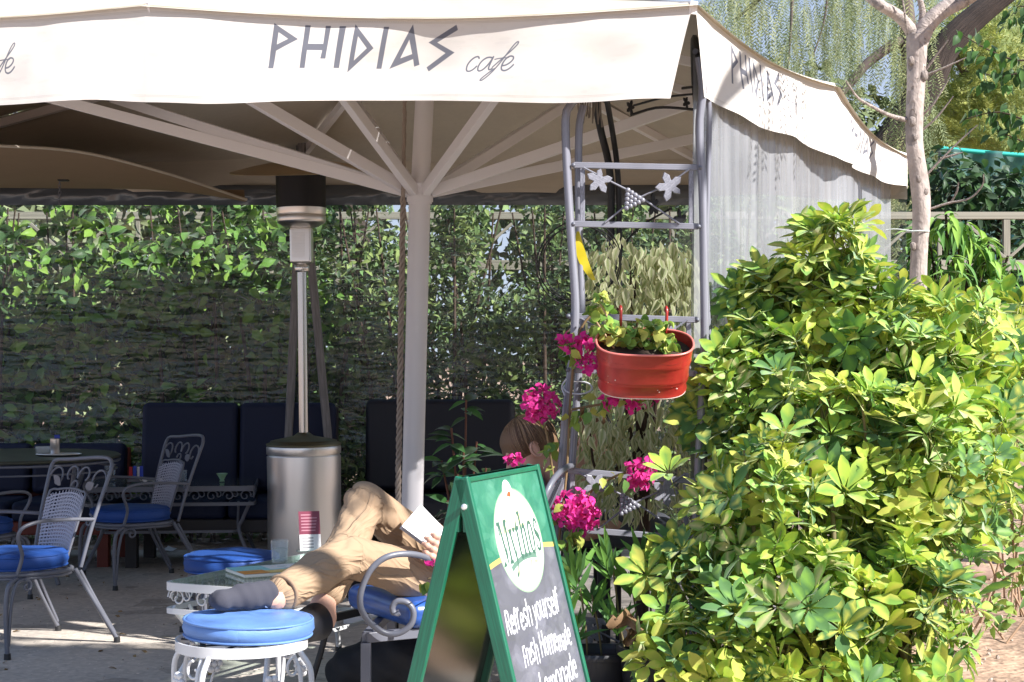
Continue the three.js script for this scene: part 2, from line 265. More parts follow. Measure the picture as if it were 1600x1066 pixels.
{ // frame
  const base = G(652, 961).setX(X(640, 8.3)), top = APEX.clone().add(V(0.06, -0.03, 0)), hub = W(656, 300, 8.3);
  mesh('pole', [tube([base, hub], 0.054, 1, 20), tube([hub, top], 0.047, 1, 20)], whiteSteel, parasol);
  mesh('foot_plate', [box(0.6, 0.03, 0.6, base.x, 0.02, base.z), tube([base, base.clone().setY(0.25)], 0.066, 1, 20)], whiteSteel, parasol);
  mesh('hub', [new THREE.CylinderGeometry(0.066, 0.066, 0.03, 20).translate(hub.x, hub.y - 0.035, hub.z), new THREE.CylinderGeometry(0.072, 0.06, 0.02, 20).translate(hub.x, hub.y + 0.03, hub.z), new THREE.CylinderGeometry(0.06, 0.06, 0.12, 20).translate(hub.x, hub.y, hub.z)], whiteSteel, parasol);
  const frac = { A: 0.56, B: 0.56, C: 0.82, D: 0.7, E: 0.5, F: 0.5, G: 0.5, H: 0.5, I: 0.6 };
  for (const k of order) {
    const e = HEM[k].clone().add(V(0, -0.02, 0)), st = APEX.clone().add(V(0, -0.09, 0)), r = mesh('rib', bar(st, e, 0.035, 0.05), whiteSteel, parasol);
    const p = st.clone().lerp(e, frac[k]).add(V(0, -0.03, 0)), o = p.clone().sub(hub).setY(0).normalize();
    mesh('strut', bar(hub.clone().addScaledVector(o, 0.06), p, 0.04, 0.055), whiteSteel, parasol);
    mesh('bracket', [box(0.06, 0.06, 0.06, p.x, p.y + 0.01, p.z)], iron, r);
  }
}
// a second, lower cloth behind on the left with its own arm and chain
{
  const t = thing('canopy_flap', 'canvas flap tinted brown for shade sloping to the back under the parasol', 'canopy');
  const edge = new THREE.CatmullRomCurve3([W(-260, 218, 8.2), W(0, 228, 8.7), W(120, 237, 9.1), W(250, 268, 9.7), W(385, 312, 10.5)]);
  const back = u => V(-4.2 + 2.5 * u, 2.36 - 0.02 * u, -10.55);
  mesh('cloth', grid(24, 8, (u, v) => { const o = edge.getPoint(u).lerp(back(u), v); o.y -= 0.04 * Math.sin(Math.PI * v); return o; }), std(C(0.3, 0.215, 0.14), 0.9, 0, { map: canvasT }), t);  // same canvas as the roof, its shadow put into the brown
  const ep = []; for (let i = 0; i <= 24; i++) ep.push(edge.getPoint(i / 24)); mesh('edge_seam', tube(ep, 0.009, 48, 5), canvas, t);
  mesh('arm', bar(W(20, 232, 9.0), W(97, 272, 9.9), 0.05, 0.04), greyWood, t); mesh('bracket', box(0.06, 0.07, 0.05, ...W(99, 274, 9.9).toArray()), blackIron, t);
  const ch = W(93, 276, 9.9), links = []; for (let i = 0; i < 8; i++) links.push(new THREE.TorusGeometry(0.011, 0.0025, 5, 10).scale(0.7, 1.2, 1).rotateY(i % 2 ? 1.57 : 0.2).translate(ch.x, ch.y - 0.012 - i * 0.021, ch.z)); mesh('chain', links, iron, t);
}
// rope along the pole
{
  const t = thing('rope', 'twisted beige rope hanging down beside the white pole', 'rope'), strands = [];
  for (let s = 0; s < 3; s++) { const p = []; for (let i = 0; i <= 90; i++) { const f = i / 90, y0 = W(633 - 5 * f, 120 + f * 670, 8.2), a = f * 120 + s * 2.094, r = f < 0.28 ? 0.004 : 0.009; p.push(V(y0.x - 0.02 * f + r * Math.cos(a), y0.y, y0.z + r * Math.sin(a))); } strands.push(tube(p, s === 2 ? 0.006 : 0.008, 270, 5)); }
  mesh('strands', strands, std(C(0.36, 0.29, 0.24), 0.95), t);
}

// ---------- clear plastic walls ----------
const pvcRough = tex(256, (u, v) => g3(0.35 + 0.5 * fbm(u * 14, v * 4, 4, 4)), false);
const pvcBump = tex(512, (u, v) => { const w = fbm(u * 5, v * 26, 4, 5) + 0.5 * fbm(u * 20 + 3, v * 60, 3, 20); return g3(w / 1.5); }, false);
const clearPlastic = std(C(0.93, 0.95, 0.95), 0.12, 0, { transmission: 0.975, thickness: 0, ior: 1.5, bumpMap: pvcBump, bumpScale: 0.02 });
const dustT = tex(512, (u, v) => { const a = fbm(u * 60, v * 3, 4, 120), b = fbm(u * 8, v * 6, 4, 8); const k = 0.88 + 0.3 * (a - 0.5) + 0.2 * (b - 0.5); return [k, k, k * 1.01]; });
const dustyPlastic = std(C(0.86, 0.87, 0.89), 0.24, 0, { map: dustT, transmission: 0.7, thickness: 0, ior: 1.45 });
{
  const t = thing('plastic_wall', 'dusty translucent plastic sheet hanging in folds under the side valance', 'plastic sheet');
  const pts = [HEM.B.clone().add(V(0.06, 0, -0.12)), HEM.C.clone().add(V(-0.05, 0, 0)), HEM.D.clone().add(V(-0.05, 0, 0.02))];
  const run = u => u < 0.56 ? pts[0].clone().lerp(pts[1], u / 0.56) : pts[1].clone().lerp(pts[2], (u - 0.56) / 0.44);
  const out = V(0.88, 0, 0.47), fold = (u, v) => 0.05 * (fbm(u * 34, v * 0.7 + u * 3, 3) - 0.5) * (0.4 + 1.2 * vn(u * 9, 3.3)) + 0.05 * (fbm(u * 9 + 40, v * 1.1, 2) - 0.5);
  mesh('sheet', grid(300, 14, (u, v) => { const p = run(u); p.y = p.y - 0.16 - v * (p.y - 0.24); return p.addScaledVector(out, fold(u, v) * (0.4 + 0.6 * v) - 0.05); }), dustyPlastic, t);
  mesh('curtain_rail', tube(pts.map(p => p.clone().add(V(-0.04, -0.16, -0.02))), 0.012, 8), iron, t);
  const t2 = thing('plastic_wall', 'clear wrinkled plastic sheet closing the back of the terrace', 'plastic sheet');
  const bk = (u, v) => { const x = -4.6 + 5.8 * u; return V(x, 2.34 - v * 2.3, -10.74 + 0.015 * Math.sin(u * 60) * v + 0.05 * (fbm(u * 14, v * 22, 3) - 0.5)); };
  mesh('sheet', uvScale(grid(120, 50, bk), 3, 1.4), clearPlastic, t2);
  mesh('top_band', grid(200, 8, (u, v) => V(-4.6 + 5.8 * u, 2.385 - v * 0.13, -10.69 + 0.03 * Math.sin(v * 3.1) + 0.03 * (fbm(u * 60, v * 5, 3) - 0.5))), std(C(0.09, 0.1, 0.115), 0.24, 0, { clearcoat: 0.6, clearcoatRoughness: 0.12 }), t2);
  const t3 = thing('plastic_wall', 'clear plastic sheet on the short diagonal side behind the trellis', 'plastic sheet');
  mesh('sheet', uvScale(grid(30, 20, (u, v) => { const p = HEM.F.clone().lerp(HEM.D, u); p.y = 2.28 - v * 2.2; p.z += 0.03 * Math.sin(u * 22) * v; return p; }), 1, 1.4), clearPlastic, t3);
}

// ---------- patio heater ----------
{
  const b = G(477, 892), t = thing('patio_heater', 'stainless steel patio heater with round cabinet and brass toned reflector', 'heater', b);
  t.rotation.z = 0.012;
  const dents = p => p;
  mesh('base_ring', lathe([[0, 0], [0.24, 0], [0.245, 0.02], [0.235, 0.06], [0.2, 0.065]], 40), std(C(0.05, 0.05, 0.05), 0.6), t);
  mesh('cabinet', lathe([[0.22, 0.06], [0.221, 0.3], [0.219, 0.5], [0.221, 0.69], [0.214, 0.694], [0.214, 0.7], [0.222, 0.704], [0.223, 0.745], [0.217, 0.752]], 56), steel, t);
  mesh('lid', lathe([[0.222, 0.752], [0.225, 0.765], [0.2, 0.774], [0.2, 0.782], [0.16, 0.79], [0.06, 0.81], [0.034, 0.83]], 48), std(C(0.3, 0.27, 0.17), 0.5, 0.9, { map: blotch }), t);
  mesh('pole', new THREE.CylinderGeometry(0.03, 0.03, 1.05, 24).translate(0, 1.34, 0), std(C(0.6, 0.57, 0.54), 0.22, 1), t);
  mesh('pole_collar', lathe([[0.03, 1.79], [0.045, 1.8], [0.045, 1.83], [0.03, 1.84]], 24), steel, t);
  const bx = mesh('control_box', [box(0.13, 0.215, 0.12, 0, 1.95, 0, 0.015)], steel, t), ribs = [];
  for (let i = 0; i < 16; i++) ribs.push(box(0.075, 0.005, 0.006, -0.012, 1.88 + i * 0.0095, 0.061, 0.001)); mesh('grille', ribs, steel, bx);
  mesh('knob', new THREE.CylinderGeometry(0.016, 0.018, 0.03, 16).rotateZ(1.57).translate(-0.075, 1.99, 0.02), blackIron, bx);
  mesh('burner_bowl', lathe([[0.04, 2.05], [0.1, 2.062], [0.142, 2.085], [0.147, 2.1], [0.147, 2.128], [0.142, 2.131], [0.142, 2.136], [0.148, 2.14], [0.149, 2.175]], 40), steel, t);
  mesh('emitter_screen', new THREE.CylinderGeometry(0.15, 0.148, 0.195, 40, 1, true).translate(0, 2.272, 0), std(C(0.018, 0.018, 0.022), 0.55, 0.4), t);
  const rf = lathe([[0, 2.44], [0.1, 2.44], [0.11, 2.425], [0.3, 2.39], [0.42, 2.362], [0.425, 2.355], [0.3, 2.383], [0.1, 2.415], [0, 2.42]], 48).translate(0, -2.36, 0).rotateX(0.16).rotateZ(0.012).translate(0, 2.4, 0);
  mesh('reflector', rf, std(C(0.62, 0.46, 0.27), 0.34, 0.9), t);
  for (let i = 0; i < 6; i++) { const a = i * 1.047 + 0.3; mesh('bolt', new THREE.SphereGeometry(0.009, 8, 6).translate(0.1 * Math.cos(a), 2.44 - 0.016 * Math.sin(a), 0.1 * Math.sin(a)), steel, t); }
}

// ---------- iron garden furniture ----------
const foot = (x, z) => new THREE.CylinderGeometry(0.014, 0.016, 0.03, 10).translate(x, 0.015, z);
const dent = (g, k) => { const P = g.attributes.position, N = g.attributes.normal; for (let i = 0; i < P.count; i++) { const x = P.getX(i), y = P.getY(i), z = P.getZ(i), f = k * (fbm(x * 9 + 30, z * 9 + y * 14 + 30, 3) - 0.5); if (y > 0.01) P.setXYZ(i, x + N.getX(i) * f, y + N.getY(i) * f, z + N.getZ(i) * f); } g.computeVertexNormals(); return g; };
const cushionGeo = (r, h) => dent(lathe([[0, 0], [r * 0.9, 0], [r * 0.98, h * 0.12], [r * 1.02, h * 0.45], [r, h * 0.78], [r * 0.93, h * 0.95], [r * 0.75, h * 1.04], [r * 0.55, h * 1.09], [r * 0.3, h * 1.1], [0, h * 1.12]], 48), 0.016);
const piping = (r, h) => [ring(r * 0.99, 0.0045, h * 0.12), ring(r * 1.0, 0.0045, h * 0.84)];
const cane = std(C(0.4, 0.4, 0.47), 0.6);
function ironChair(label, pos, turn, group) {
  const t = thing('garden_chair', label, 'chair', pos, turn, group), bp = (s, k, o = 0) => V(-0.2 - 0.2 * k - 0.22 * k * k + o, 0.355 + k, s);
  const seat = []; for (let i = 0; i < 24; i++) { const a = i / 24 * 6.2832, c = Math.cos(a), s = Math.sin(a); seat.push(V(0.215 * Math.sign(c) * Math.pow(Math.abs(c), 0.8), 0.35, 0.225 * Math.sign(s) * Math.pow(Math.abs(s), 0.8))); }
  mesh('seat_frame', [tube(seat, 0.011, 48, 6, true), tube(seat.map(p => p.clone().setY(0.335)), 0.008, 48, 5, true), bar(V(-0.2, 0.35, 0), V(0.2, 0.35, 0), 0.02, 0.006), bar(V(0, 0.351, -0.21), V(0, 0.351, 0.21), 0.02, 0.006)], iron, t);
  const cu = mesh('cushion', cushionGeo(0.22, 0.075).translate(0.005, 0.36, 0), blueCloth, t); mesh('piping', M(piping(0.22, 0.075)).translate(0.005, 0.36, 0), blueCloth, cu);
  mesh('back_frame', tube([bp(-0.19, 0), bp(-0.215, 0.2), bp(-0.235, 0.38), bp(-0.235, 0.44), bp(-0.2, 0.475), bp(-0.1, 0.478), bp(0.1, 0.462), bp(0.21, 0.455), bp(0.238, 0.43), bp(0.23, 0.36), bp(0.21, 0.2), bp(0.19, 0)], 0.009, 60, 7), iron, t);
  const wv = [], hw = k => 0.115 + 0.03 * k / 0.3;
  for (let i = 0; i <= 15; i++) { const f = i / 15 * 2 - 1; wv.push(grid(1, 8, (u, v) => bp(f * hw(v * 0.3) + (u - 0.5) * 0.007, 0.03 + v * (0.3 - 0.03 * f * f), 0.004 + 0.03 * f * f))); }
  for (let j = 0; j <= 18; j++) { const k = 0.03 + j / 18 * 0.285; wv.push(grid(8, 1, (u, v) => { const f = u * 2 - 1; return bp(f * hw(k), k - 0.03 * f * f * (k / 0.3) + (v - 0.5) * 0.007, 0.007 + 0.03 * f * f); })); }
  for (let j = -14; j < 18; j++) for (const sg of [-1, 1]) { const a = Math.max(0, j / 18), b = Math.min(1, (j + 15) / 18); if (b - a < 0.1) continue; wv.push(grid(4, 1, (u, v) => { const k = a + (b - a) * u, f = sg * ((k - j / 18) * 18 / 15 * 2 - 1); return bp(f * hw(k * 0.3), 0.03 + k * 0.28 + (v - 0.5) * 0.004, 0.002 + 0.03 * f * f); })); }
  mesh('cane_panel', wv, cane, t);
  mesh('panel_frame', tube([bp(-0.115, 0.03, 0.03), bp(-0.145, 0.3, 0.03), bp(-0.1, 0.326, 0.02), bp(0, 0.335, 0.01), bp(0.1, 0.326, 0.02), bp(0.145, 0.3, 0.03), bp(0.115, 0.03, 0.03)], 0.006, 36, 6), iron, t);
  const sc = [], put = (cs, ck, r0, r1, a0, a1) => sc.push(tube(scroll(r0, r1, a0, a1).map(([x, y]) => bp(cs + x, ck + y)), 0.0048, 28, 5));
  for (const s of [-1, 1]) { put(s * 0.16, 0.37, 0.065, 0.012, s > 0 ? 0.2 : 2.9, s > 0 ? 5.6 : -2.5); put(s * 0.055, 0.39, 0.055, 0.02, s > 0 ? 3.3 : -0.2, s > 0 ? -1 : 4.1); put(s * 0.175, 0.2, 0.03, 0.01, 1.5, 1.5 - s * 5); }
  put(0, 0.345, 0.03, 0.008, 0, 5); mesh('scroll_ornament', sc, iron, t);
  const lf = new THREE.Shape(); lf.moveTo(0, 0); lf.bezierCurveTo(0.03, 0.012, 0.04, 0.035, 0.012, 0.07); lf.bezierCurveTo(-0.02, 0.045, -0.02, 0.015, 0, 0);
  for (const s of [-1, 1]) { const g = new THREE.ExtrudeGeometry(lf, { depth: 0.003, bevelEnabled: false }).rotateZ(s * 1.1).rotateY(1.57); const p = bp(s * 0.1, 0.345, 0.01); mesh('leaf_ornament', g.translate(p.x, p.y, p.z), iron, t); }
  for (const s of [-1, 1]) {
    mesh('arm', tube([bp(s * 0.215, 0.21), V(-0.1, 0.58, s * 0.27), V(0.06, 0.585, s * 0.29), V(0.15, 0.565, s * 0.285), V(0.165, 0.52, s * 0.27), V(0.13, 0.44, s * 0.245), V(0.14, 0.36, s * 0.225)], 0.0085, 36, 7), iron, t);
    const fl = mesh('leg', [tube([V(0.14, 0.34, s * 0.22), V(0.19, 0.31, s * 0.235), V(0.205, 0.2, s * 0.24), V(0.2, 0.02, s * 0.245)], 0.0105, 20, 6), tube([V(0.09, 0.335, s * 0.222), V(0.15, 0.32, s * 0.235), V(0.18, 0.22, s * 0.24), V(0.195, 0.06, s * 0.245)], 0.008, 20, 6), tube(scroll(0.028, 0.008, 1.2, 7.4).map(([x, y]) => V(0.1 + x, 0.305 + y, s * 0.235)), 0.006, 24, 5)], iron, t);
    mesh('rubber_foot', foot(0.2, s * 0.245), blackIron, fl);
    const rl = mesh('leg', [tube([V(-0.17, 0.35, s * 0.19), V(-0.24, 0.22, s * 0.215), V(-0.36, 0.02, s * 0.235)], 0.0105, 14, 6), tube([V(-0.2, 0.34, s * 0.185), V(-0.265, 0.21, s * 0.205), V(-0.352, 0.05, s * 0.228)], 0.008, 14, 6)], iron, t);
    mesh('rubber_foot', foot(-0.36, s * 0.235), blackIron, rl);
  }
  return t;
}
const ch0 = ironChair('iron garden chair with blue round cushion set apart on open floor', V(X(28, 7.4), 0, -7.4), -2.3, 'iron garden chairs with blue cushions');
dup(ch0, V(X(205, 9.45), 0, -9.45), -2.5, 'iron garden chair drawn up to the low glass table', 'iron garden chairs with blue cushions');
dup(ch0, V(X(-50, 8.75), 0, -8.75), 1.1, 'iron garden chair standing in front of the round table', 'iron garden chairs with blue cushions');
// round cafe table
{
  const t = thing('round_table', 'round dark garden table with a cup and tray on it', 'table', V(X(15, 9.55), 0, -9.55));
  mesh('tabletop', lathe([[0, 0.7], [0.6, 0.7], [0.62, 0.705], [0.625, 0.715], [0.61, 0.724], [0, 0.726]], 48), std(C(0.1, 0.105, 0.07), 0.5, 0, { map: blotch }), t);
  mesh('rim', [ring(0.615, 0.008, 0.69), ring(0.6, 0.006, 0.64)], iron, t);
  for (let i = 0; i < 4; i++) { const a = i * 1.571 + 0.6, p = r => [r * Math.cos(a), r * Math.sin(a)]; mesh('leg', tube([V(p(0.56)[0], 0.69, p(0.56)[1]), V(p(0.5)[0], 0.5, p(0.5)[1]), V(p(0.3)[0], 0.3, p(0.3)[1]), V(p(0.42)[0], 0.01, p(0.42)[1])], 0.013, 24, 6), iron, t); }
  const at = (px, y, dz = 0) => V(X(px, 9.4 + dz), y, -9.4 - dz), tr = solo('serving_tray', [new THREE.CylinderGeometry(0.1, 0.09, 0.008, 32).scale(1.25, 1, 0.8).translate(...at(92, 0.731).toArray()), ring(0.1, 0.004, 0, 1.25, 0.8).translate(...at(92, 0.736).toArray())], steel, 'small metal tray on the round table', 'tray');
  const cup = thing('steel_tumbler', 'tall steel tumbler standing on the metal tray', 'tumbler', at(86, 0.735));
  mesh('body', lathe([[0, 0], [0.026, 0], [0.027, 0.085], [0.029, 0.09]], 28), steel, cup); mesh('packet', box(0.03, 0.03, 0.006, 0.012, 0.095, 0, 0.002, 0.3), std(C(0.03, 0.06, 0.4), 0.6), cup);
  const ash = thing('ashtray', 'low round glass ashtray beside the steel tumbler', 'ashtray', at(68, 0.735, 0.05)); mesh('bowl', lathe([[0, 0.006], [0.035, 0.006], [0.042, 0.04], [0.046, 0.04], [0.044, 0], [0, 0]], 28), std(C(0.85, 0.88, 0.88), 0.08, 0, { transmission: 0.7, thickness: 0 }), ash);
}
// glass topped iron tables
function glassTable(label, w, d, h, pos, turn, paint, ap = 0.1) {
  const t = thing('glass_table', label, 'table', pos, turn), sh = new THREE.Shape(), r = 0.06, rr = (q, o) => { const a = w / 2 + o, b = d / 2 + o; q.moveTo(-a + r, -b); q.lineTo(a - r, -b); q.quadraticCurveTo(a, -b, a, -b + r); q.lineTo(a, b - r); q.quadraticCurveTo(a, b, a - r, b); q.lineTo(-a + r, b); q.quadraticCurveTo(-a, b, -a, b - r); q.lineTo(-a, -b + r); q.quadraticCurveTo(-a, -b, -a + r, -b); };
  rr(sh, 0.0); mesh('glass_top', new THREE.ExtrudeGeometry(sh, { depth: 0.008, bevelEnabled: true, bevelSize: 0.002, bevelThickness: 0.002, bevelSegments: 1 }).rotateX(-Math.PI / 2).translate(0, h - 0.012, 0), glassTop, t);
  const band = (y0, y1, o) => { const q = new THREE.Shape(), k = new THREE.Path(); rr(q, o + 0.008); rr(k, o); q.holes.push(k); return new THREE.ExtrudeGeometry(q, { depth: y1 - y0, bevelEnabled: false }).rotateX(-Math.PI / 2).translate(0, y0, 0); };
  mesh('top_frame', band(h - 0.034, h - 0.004, 0.004), paint, t); mesh('lower_rail', band(h - ap - 0.02, h - ap, 0.004), paint, t);
  const sc = [], n = ap * 0.36;
  for (const [ax, len, off] of [[0, w, d / 2], [0, w, -d / 2], [1, d, w / 2], [1, d, -w / 2]]) { const m = Math.max(2, Math.round((len - 0.06) / (ap * 0.95))); for (let i = 0; i < m; i++) { const c = -len / 2 + (i + 0.5) * len / m, f = ([x, y]) => ax ? V(off, h - ap * 0.62 + y, c + x) : V(c + x, h - ap * 0.62 + y, off); sc.push(tube(scroll(n, n * 0.2, i % 2 ? 0 : 3.14, i % 2 ? 7.5 : -4.4).map(f), 0.004, 22, 4), tube(scroll(n * 0.7, n * 0.2, 2, -3).map(([x, y]) => f([x + n, y + n * 0.2])), 0.0035, 16, 4)); } }
  mesh('scroll_ornament', sc, paint, t);
  for (const sx of [-1, 1]) for (const sz of [-1, 1]) { const x = sx * (w / 2 - 0.02), z = sz * (d / 2 - 0.02), lg = mesh('leg', [tube([V(x, h - ap, z), V(x * 0.9, h * 0.6, z * 0.86), V(x * 0.86, h * 0.45, z * 0.8), V(x * 1.06, 0.02, z * 1.08)], 0.012, 22, 6), tube([V(x * 0.85, h - ap, z * 0.95), V(x * 0.84, h * 0.6, z * 0.8), V(x * 0.84, h * 0.45, z * 0.78)], 0.008, 14, 5)], paint, t); mesh('rubber_foot', foot(x * 1.06, z * 1.08), blackIron, lg); }
  mesh('stretcher_ring', band(h * 0.44, h * 0.47, -0.1), paint, t); return t;
}
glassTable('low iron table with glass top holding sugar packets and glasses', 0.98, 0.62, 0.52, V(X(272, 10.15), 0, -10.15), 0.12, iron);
const ft = V(-0.83, 0, -6.66);
glassTable('pale scrolled iron coffee table with glass top and magazines', 1.2, 0.45, 0.46, ft, 1.12, sunlitIron, 0.1);
{ // things on the low table behind
  const y = 0.522, at = (px, d) => V(X(px, d), y, -d);
  const s = thing('sugar_holder', 'small holder of red and blue sugar packets on the low table', 'sugar holder', at(212, 10.1));
  mesh('tray', box(0.09, 0.02, 0.06, 0, 0.01, 0), iron, s); [[C(0.5, 0.02, 0.03), -0.03], [C(0.03, 0.07, 0.5), -0.005], [C(0.7, 0.7, 0.72), 0.02], [C(0.03, 0.07, 0.5), 0.035]].forEach(([c, x], i) => mesh('packet', box(0.02, 0.075 + 0.01 * (i % 2), 0.01, x, 0.055, 0, 0.002, 0.2 * i), std(c, 0.6), s));
  const nap = (p, label, k) => { const q = grid(10, 10, (u, v) => V((u - 0.5) * k * (0.9 + 0.3 * vn(u * 3 + 5, v * 3)), 0.004 + 0.035 * Math.pow(vn(u * 4 + k * 50, v * 4), 1.5), (v - 0.5) * k)); const o = solo('paper_napkin', q, std(C(0.78, 0.78, 0.8), 0.9), label, 'napkin'); o.position.copy(p); };
  nap(at(238, 10.05), 'crumpled white napkin on the low table', 0.12);
  const fp = G(258, 862); fp.y = 0.005; nap(fp, 'crumpled white napkin lying on the terrace floor', 0.13);
  const gl = lathe([[0, 0.008], [0.028, 0.008], [0.034, 0.1], [0.036, 0.1], [0.031, 0], [0, 0]], 24), gm = std(C(0.9, 0.93, 0.95), 0.05, 0, { transmission: 0.94, thickness: 0 });
  const a = solo('drinking_glass', gl, gm, 'clear drinking glass on the low table near the sugar packets', 'glass', 'glasses on the low table'); a.position.copy(at(172, 10.2));
  const b = solo('drinking_glass', gl, gm, 'clear drinking glass on the low table near the green bowl', 'glass', 'glasses on the low table'); b.position.copy(at(286, 10.15)); b.scale.setScalar(0.7);
  const c = thing('dip_bowl', 'tiny stemmed glass bowl with green rim on the low table', 'bowl', at(347, 10.15)); mesh('bowl', lathe([[0, 0], [0.018, 0], [0.012, 0.01], [0.02, 0.025], [0.036, 0.05], [0.033, 0.05], [0, 0.025]], 24), std(C(0.5, 0.75, 0.5), 0.1, 0, { transmission: 0.4, thickness: 0 }), c);
}
{ // things on the coffee table
  const y = 0.462, at = (px, d) => V(X(px, d), y, -d);
  const mag = document.createElement('canvas'); mag.width = 256; mag.height = 200; const x = mag.getContext('2d');
  x.fillStyle = '#9fe3e6'; x.fillRect(0, 0, 256, 200); x.fillStyle = '#f2f4f2'; x.fillRect(120, 0, 136, 110); x.fillStyle = '#f0a04a'; x.fillRect(0, 110, 90, 90); x.fillStyle = '#f4d27a'; x.fillRect(90, 130, 80, 70); x.fillStyle = '#3f8f86'; x.fillRect(170, 100, 86, 40);
  for (let i = 0; i < 60; i++) { x.fillStyle = `rgba(${pick(['255,255,255', '60,120,120', '240,160,80'])},0.4)`; x.fillRect(R(0, 240), R(0, 190), R(4, 40), R(2, 8)); }
  const mt = new THREE.CanvasTexture(mag); mt.colorSpace = THREE.SRGBColorSpace;
  const m = thing('magazine', 'magazine with turquoise and orange cover on the coffee table', 'magazine', at(425, 6.45), 0.5);
  mesh('pages', box(0.3, 0.012, 0.22, 0, 0.006, 0, 0.002), std(C(0.75, 0.72, 0.65), 0.8), m); mesh('cover', new THREE.PlaneGeometry(0.3, 0.22).rotateX(-1.5708).translate(0, 0.0135, 0), std(C(1, 1, 1), 0.4, 0, { map: mt }), m);
  const gl = thing('water_glass', 'short glass of water on the coffee table', 'glass', at(437, 6.75)); mesh('tumbler', lathe([[0, 0.004], [0.03, 0.004], [0.034, 0.09], [0.036, 0.09], [0.032, 0], [0, 0]], 28), std(C(0.95, 0.97, 0.98), 0.05, 0, { transmission: 0.92, thickness: 0 }), gl); mesh('water', new THREE.CylinderGeometry(0.031, 0.029, 0.05, 24).translate(0, 0.032, 0), std(C(0.9, 0.94, 0.95), 0.08, 0, { transmission: 0.85, thickness: 0 }), gl);
  const mc = document.createElement('canvas'); mc.width = 128; mc.height = 256; const q = mc.getContext('2d'); q.fillStyle = '#8d4a5c'; q.fillRect(0, 0, 128, 150); q.fillStyle = '#e9e6e6'; q.fillRect(0, 150, 128, 106); q.fillStyle = '#c995a2'; for (let i = 0; i < 6; i++) q.fillRect(14, 20 + i * 20, 60 + (i * 37) % 40, 7); q.fillStyle = '#77727a'; for (let i = 0; i < 4; i++) q.fillRect(14, 170 + i * 20, 70, 6);
  const mct = new THREE.CanvasTexture(mc); mct.colorSpace = THREE.SRGBColorSpace;
  const mn = thing('menu_card', 'upright plum and white menu card on the coffee table', 'menu', at(482, 7.1), 0.25); mesh('card', grid(4, 4, (u, v) => V((u - 0.5) * 0.09 + 0.01 * v, 0.17 * (1 - v) + 0.004, 0.012 * (1 - v))), std(C(1, 1, 1), 0.35, 0, { map: mct }), mn); mesh('stand', box(0.1, 0.008, 0.04, 0, 0.004, 0), glassTop, mn);
}
// stools
function stool(name, label, pos, h, r, paint) {
  const t = thing(name, label, 'stool', pos);
  mesh('seat_ring', [new THREE.CylinderGeometry(r, r, 0.032, 48, 1, true).translate(0, h - 0.016, 0), new THREE.CylinderGeometry(r - 0.006, r - 0.006, 0.032, 48, 1, true).translate(0, h - 0.016, 0), new THREE.RingGeometry(r - 0.006, r, 48).rotateX(-1.5708).translate(0, h, 0), new THREE.RingGeometry(r - 0.006, r, 48).rotateX(-1.5708).translate(0, h - 0.032, 0)], paint, t);
  const sp = []; for (let i = 0; i < 8; i++) { const a = i * 0.7854 + 0.2; sp.push(bar(V(0, h - 0.02, 0), V(r * 0.98 * Math.cos(a), h - 0.012, r * 0.98 * Math.sin(a)), 0.016, 0.004)); } mesh('spokes', sp, blackIron, t); mesh('hub', new THREE.CylinderGeometry(0.03, 0.03, 0.012, 16).translate(0, h - 0.018, 0), blackIron, t);
  for (let i = 0; i < 4; i++) {
    const a = 0.35 + i * 1.571, P = (q, y, o = 0) => V(q * Math.cos(a + o), y, q * Math.sin(a + o));
    const lg = mesh('leg', [tube([P(r - 0.004, h - 0.03), P(r + 0.035, h - 0.09), P(r + 0.03, h - 0.2), P(r - 0.01, 0.12), P(r + 0.06, 0.01)], 0.0095, 26, 6), tube([P(r - 0.012, h - 0.03, 0.14), P(r + 0.016, h - 0.1, 0.13), P(r + 0.012, h - 0.2, 0.1), P(r - 0.01, 0.14, 0.04)], 0.0075, 22, 6), tube(scroll(0.034, 0.008, 1.4, -4.2).map(([x, y]) => { const p = P(r + 0.006, h - 0.075 + y, 0.22 + x / r); return p; }), 0.005, 24, 5)], paint, t);
    mesh('rubber_foot', new THREE.CylinderGeometry(0.014, 0.016, 0.03, 10).translate(...P(r + 0.06, 0.015).toArray()), blackIron, lg);
    const fl = [], c = P(r + 0.004, h - 0.115, 0.62), tx = V(-Math.sin(a + 0.62), 0, Math.cos(a + 0.62)); for (let k = 0; k < 7; k++) { const b = k * 1.0472, q = k < 6 ? 0.02 : 0, o = c.clone().addScaledVector(tx, q * Math.cos(b)); o.y += q * Math.sin(b); fl.push(new THREE.SphereGeometry(0.0115, 10, 8).translate(o.x, o.y, o.z)); } mesh('flower_ornament', fl, paint, t);
    mesh('flower_stem', tube([P(r + 0.004, h - 0.14, 0.62), P(r, h - 0.2, 0.5), P(r - 0.008, h - 0.26, 0.2)], 0.004, 10, 5), paint, t);
  }
  return t;
}
const stP = V(X(378, 5.2), 0, -5.2);
stool('footstool', 'white scrolled iron footstool bearing the resting feet', stP, 0.425, 0.205, sunlitIron);
{
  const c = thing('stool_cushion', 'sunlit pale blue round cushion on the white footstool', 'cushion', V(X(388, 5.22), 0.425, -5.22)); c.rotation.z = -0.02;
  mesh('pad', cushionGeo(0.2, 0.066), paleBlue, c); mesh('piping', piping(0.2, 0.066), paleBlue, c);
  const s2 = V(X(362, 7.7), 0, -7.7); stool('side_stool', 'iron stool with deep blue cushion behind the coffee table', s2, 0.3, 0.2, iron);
  const c2 = thing('stool_cushion', 'deep blue round cushion on the stool behind the coffee table', 'cushion', V(s2.x, 0.301, s2.z)); mesh('pad', cushionGeo(0.215, 0.085), blueCloth, c2); mesh('piping', piping(0.215, 0.085), blueCloth, c2);
}
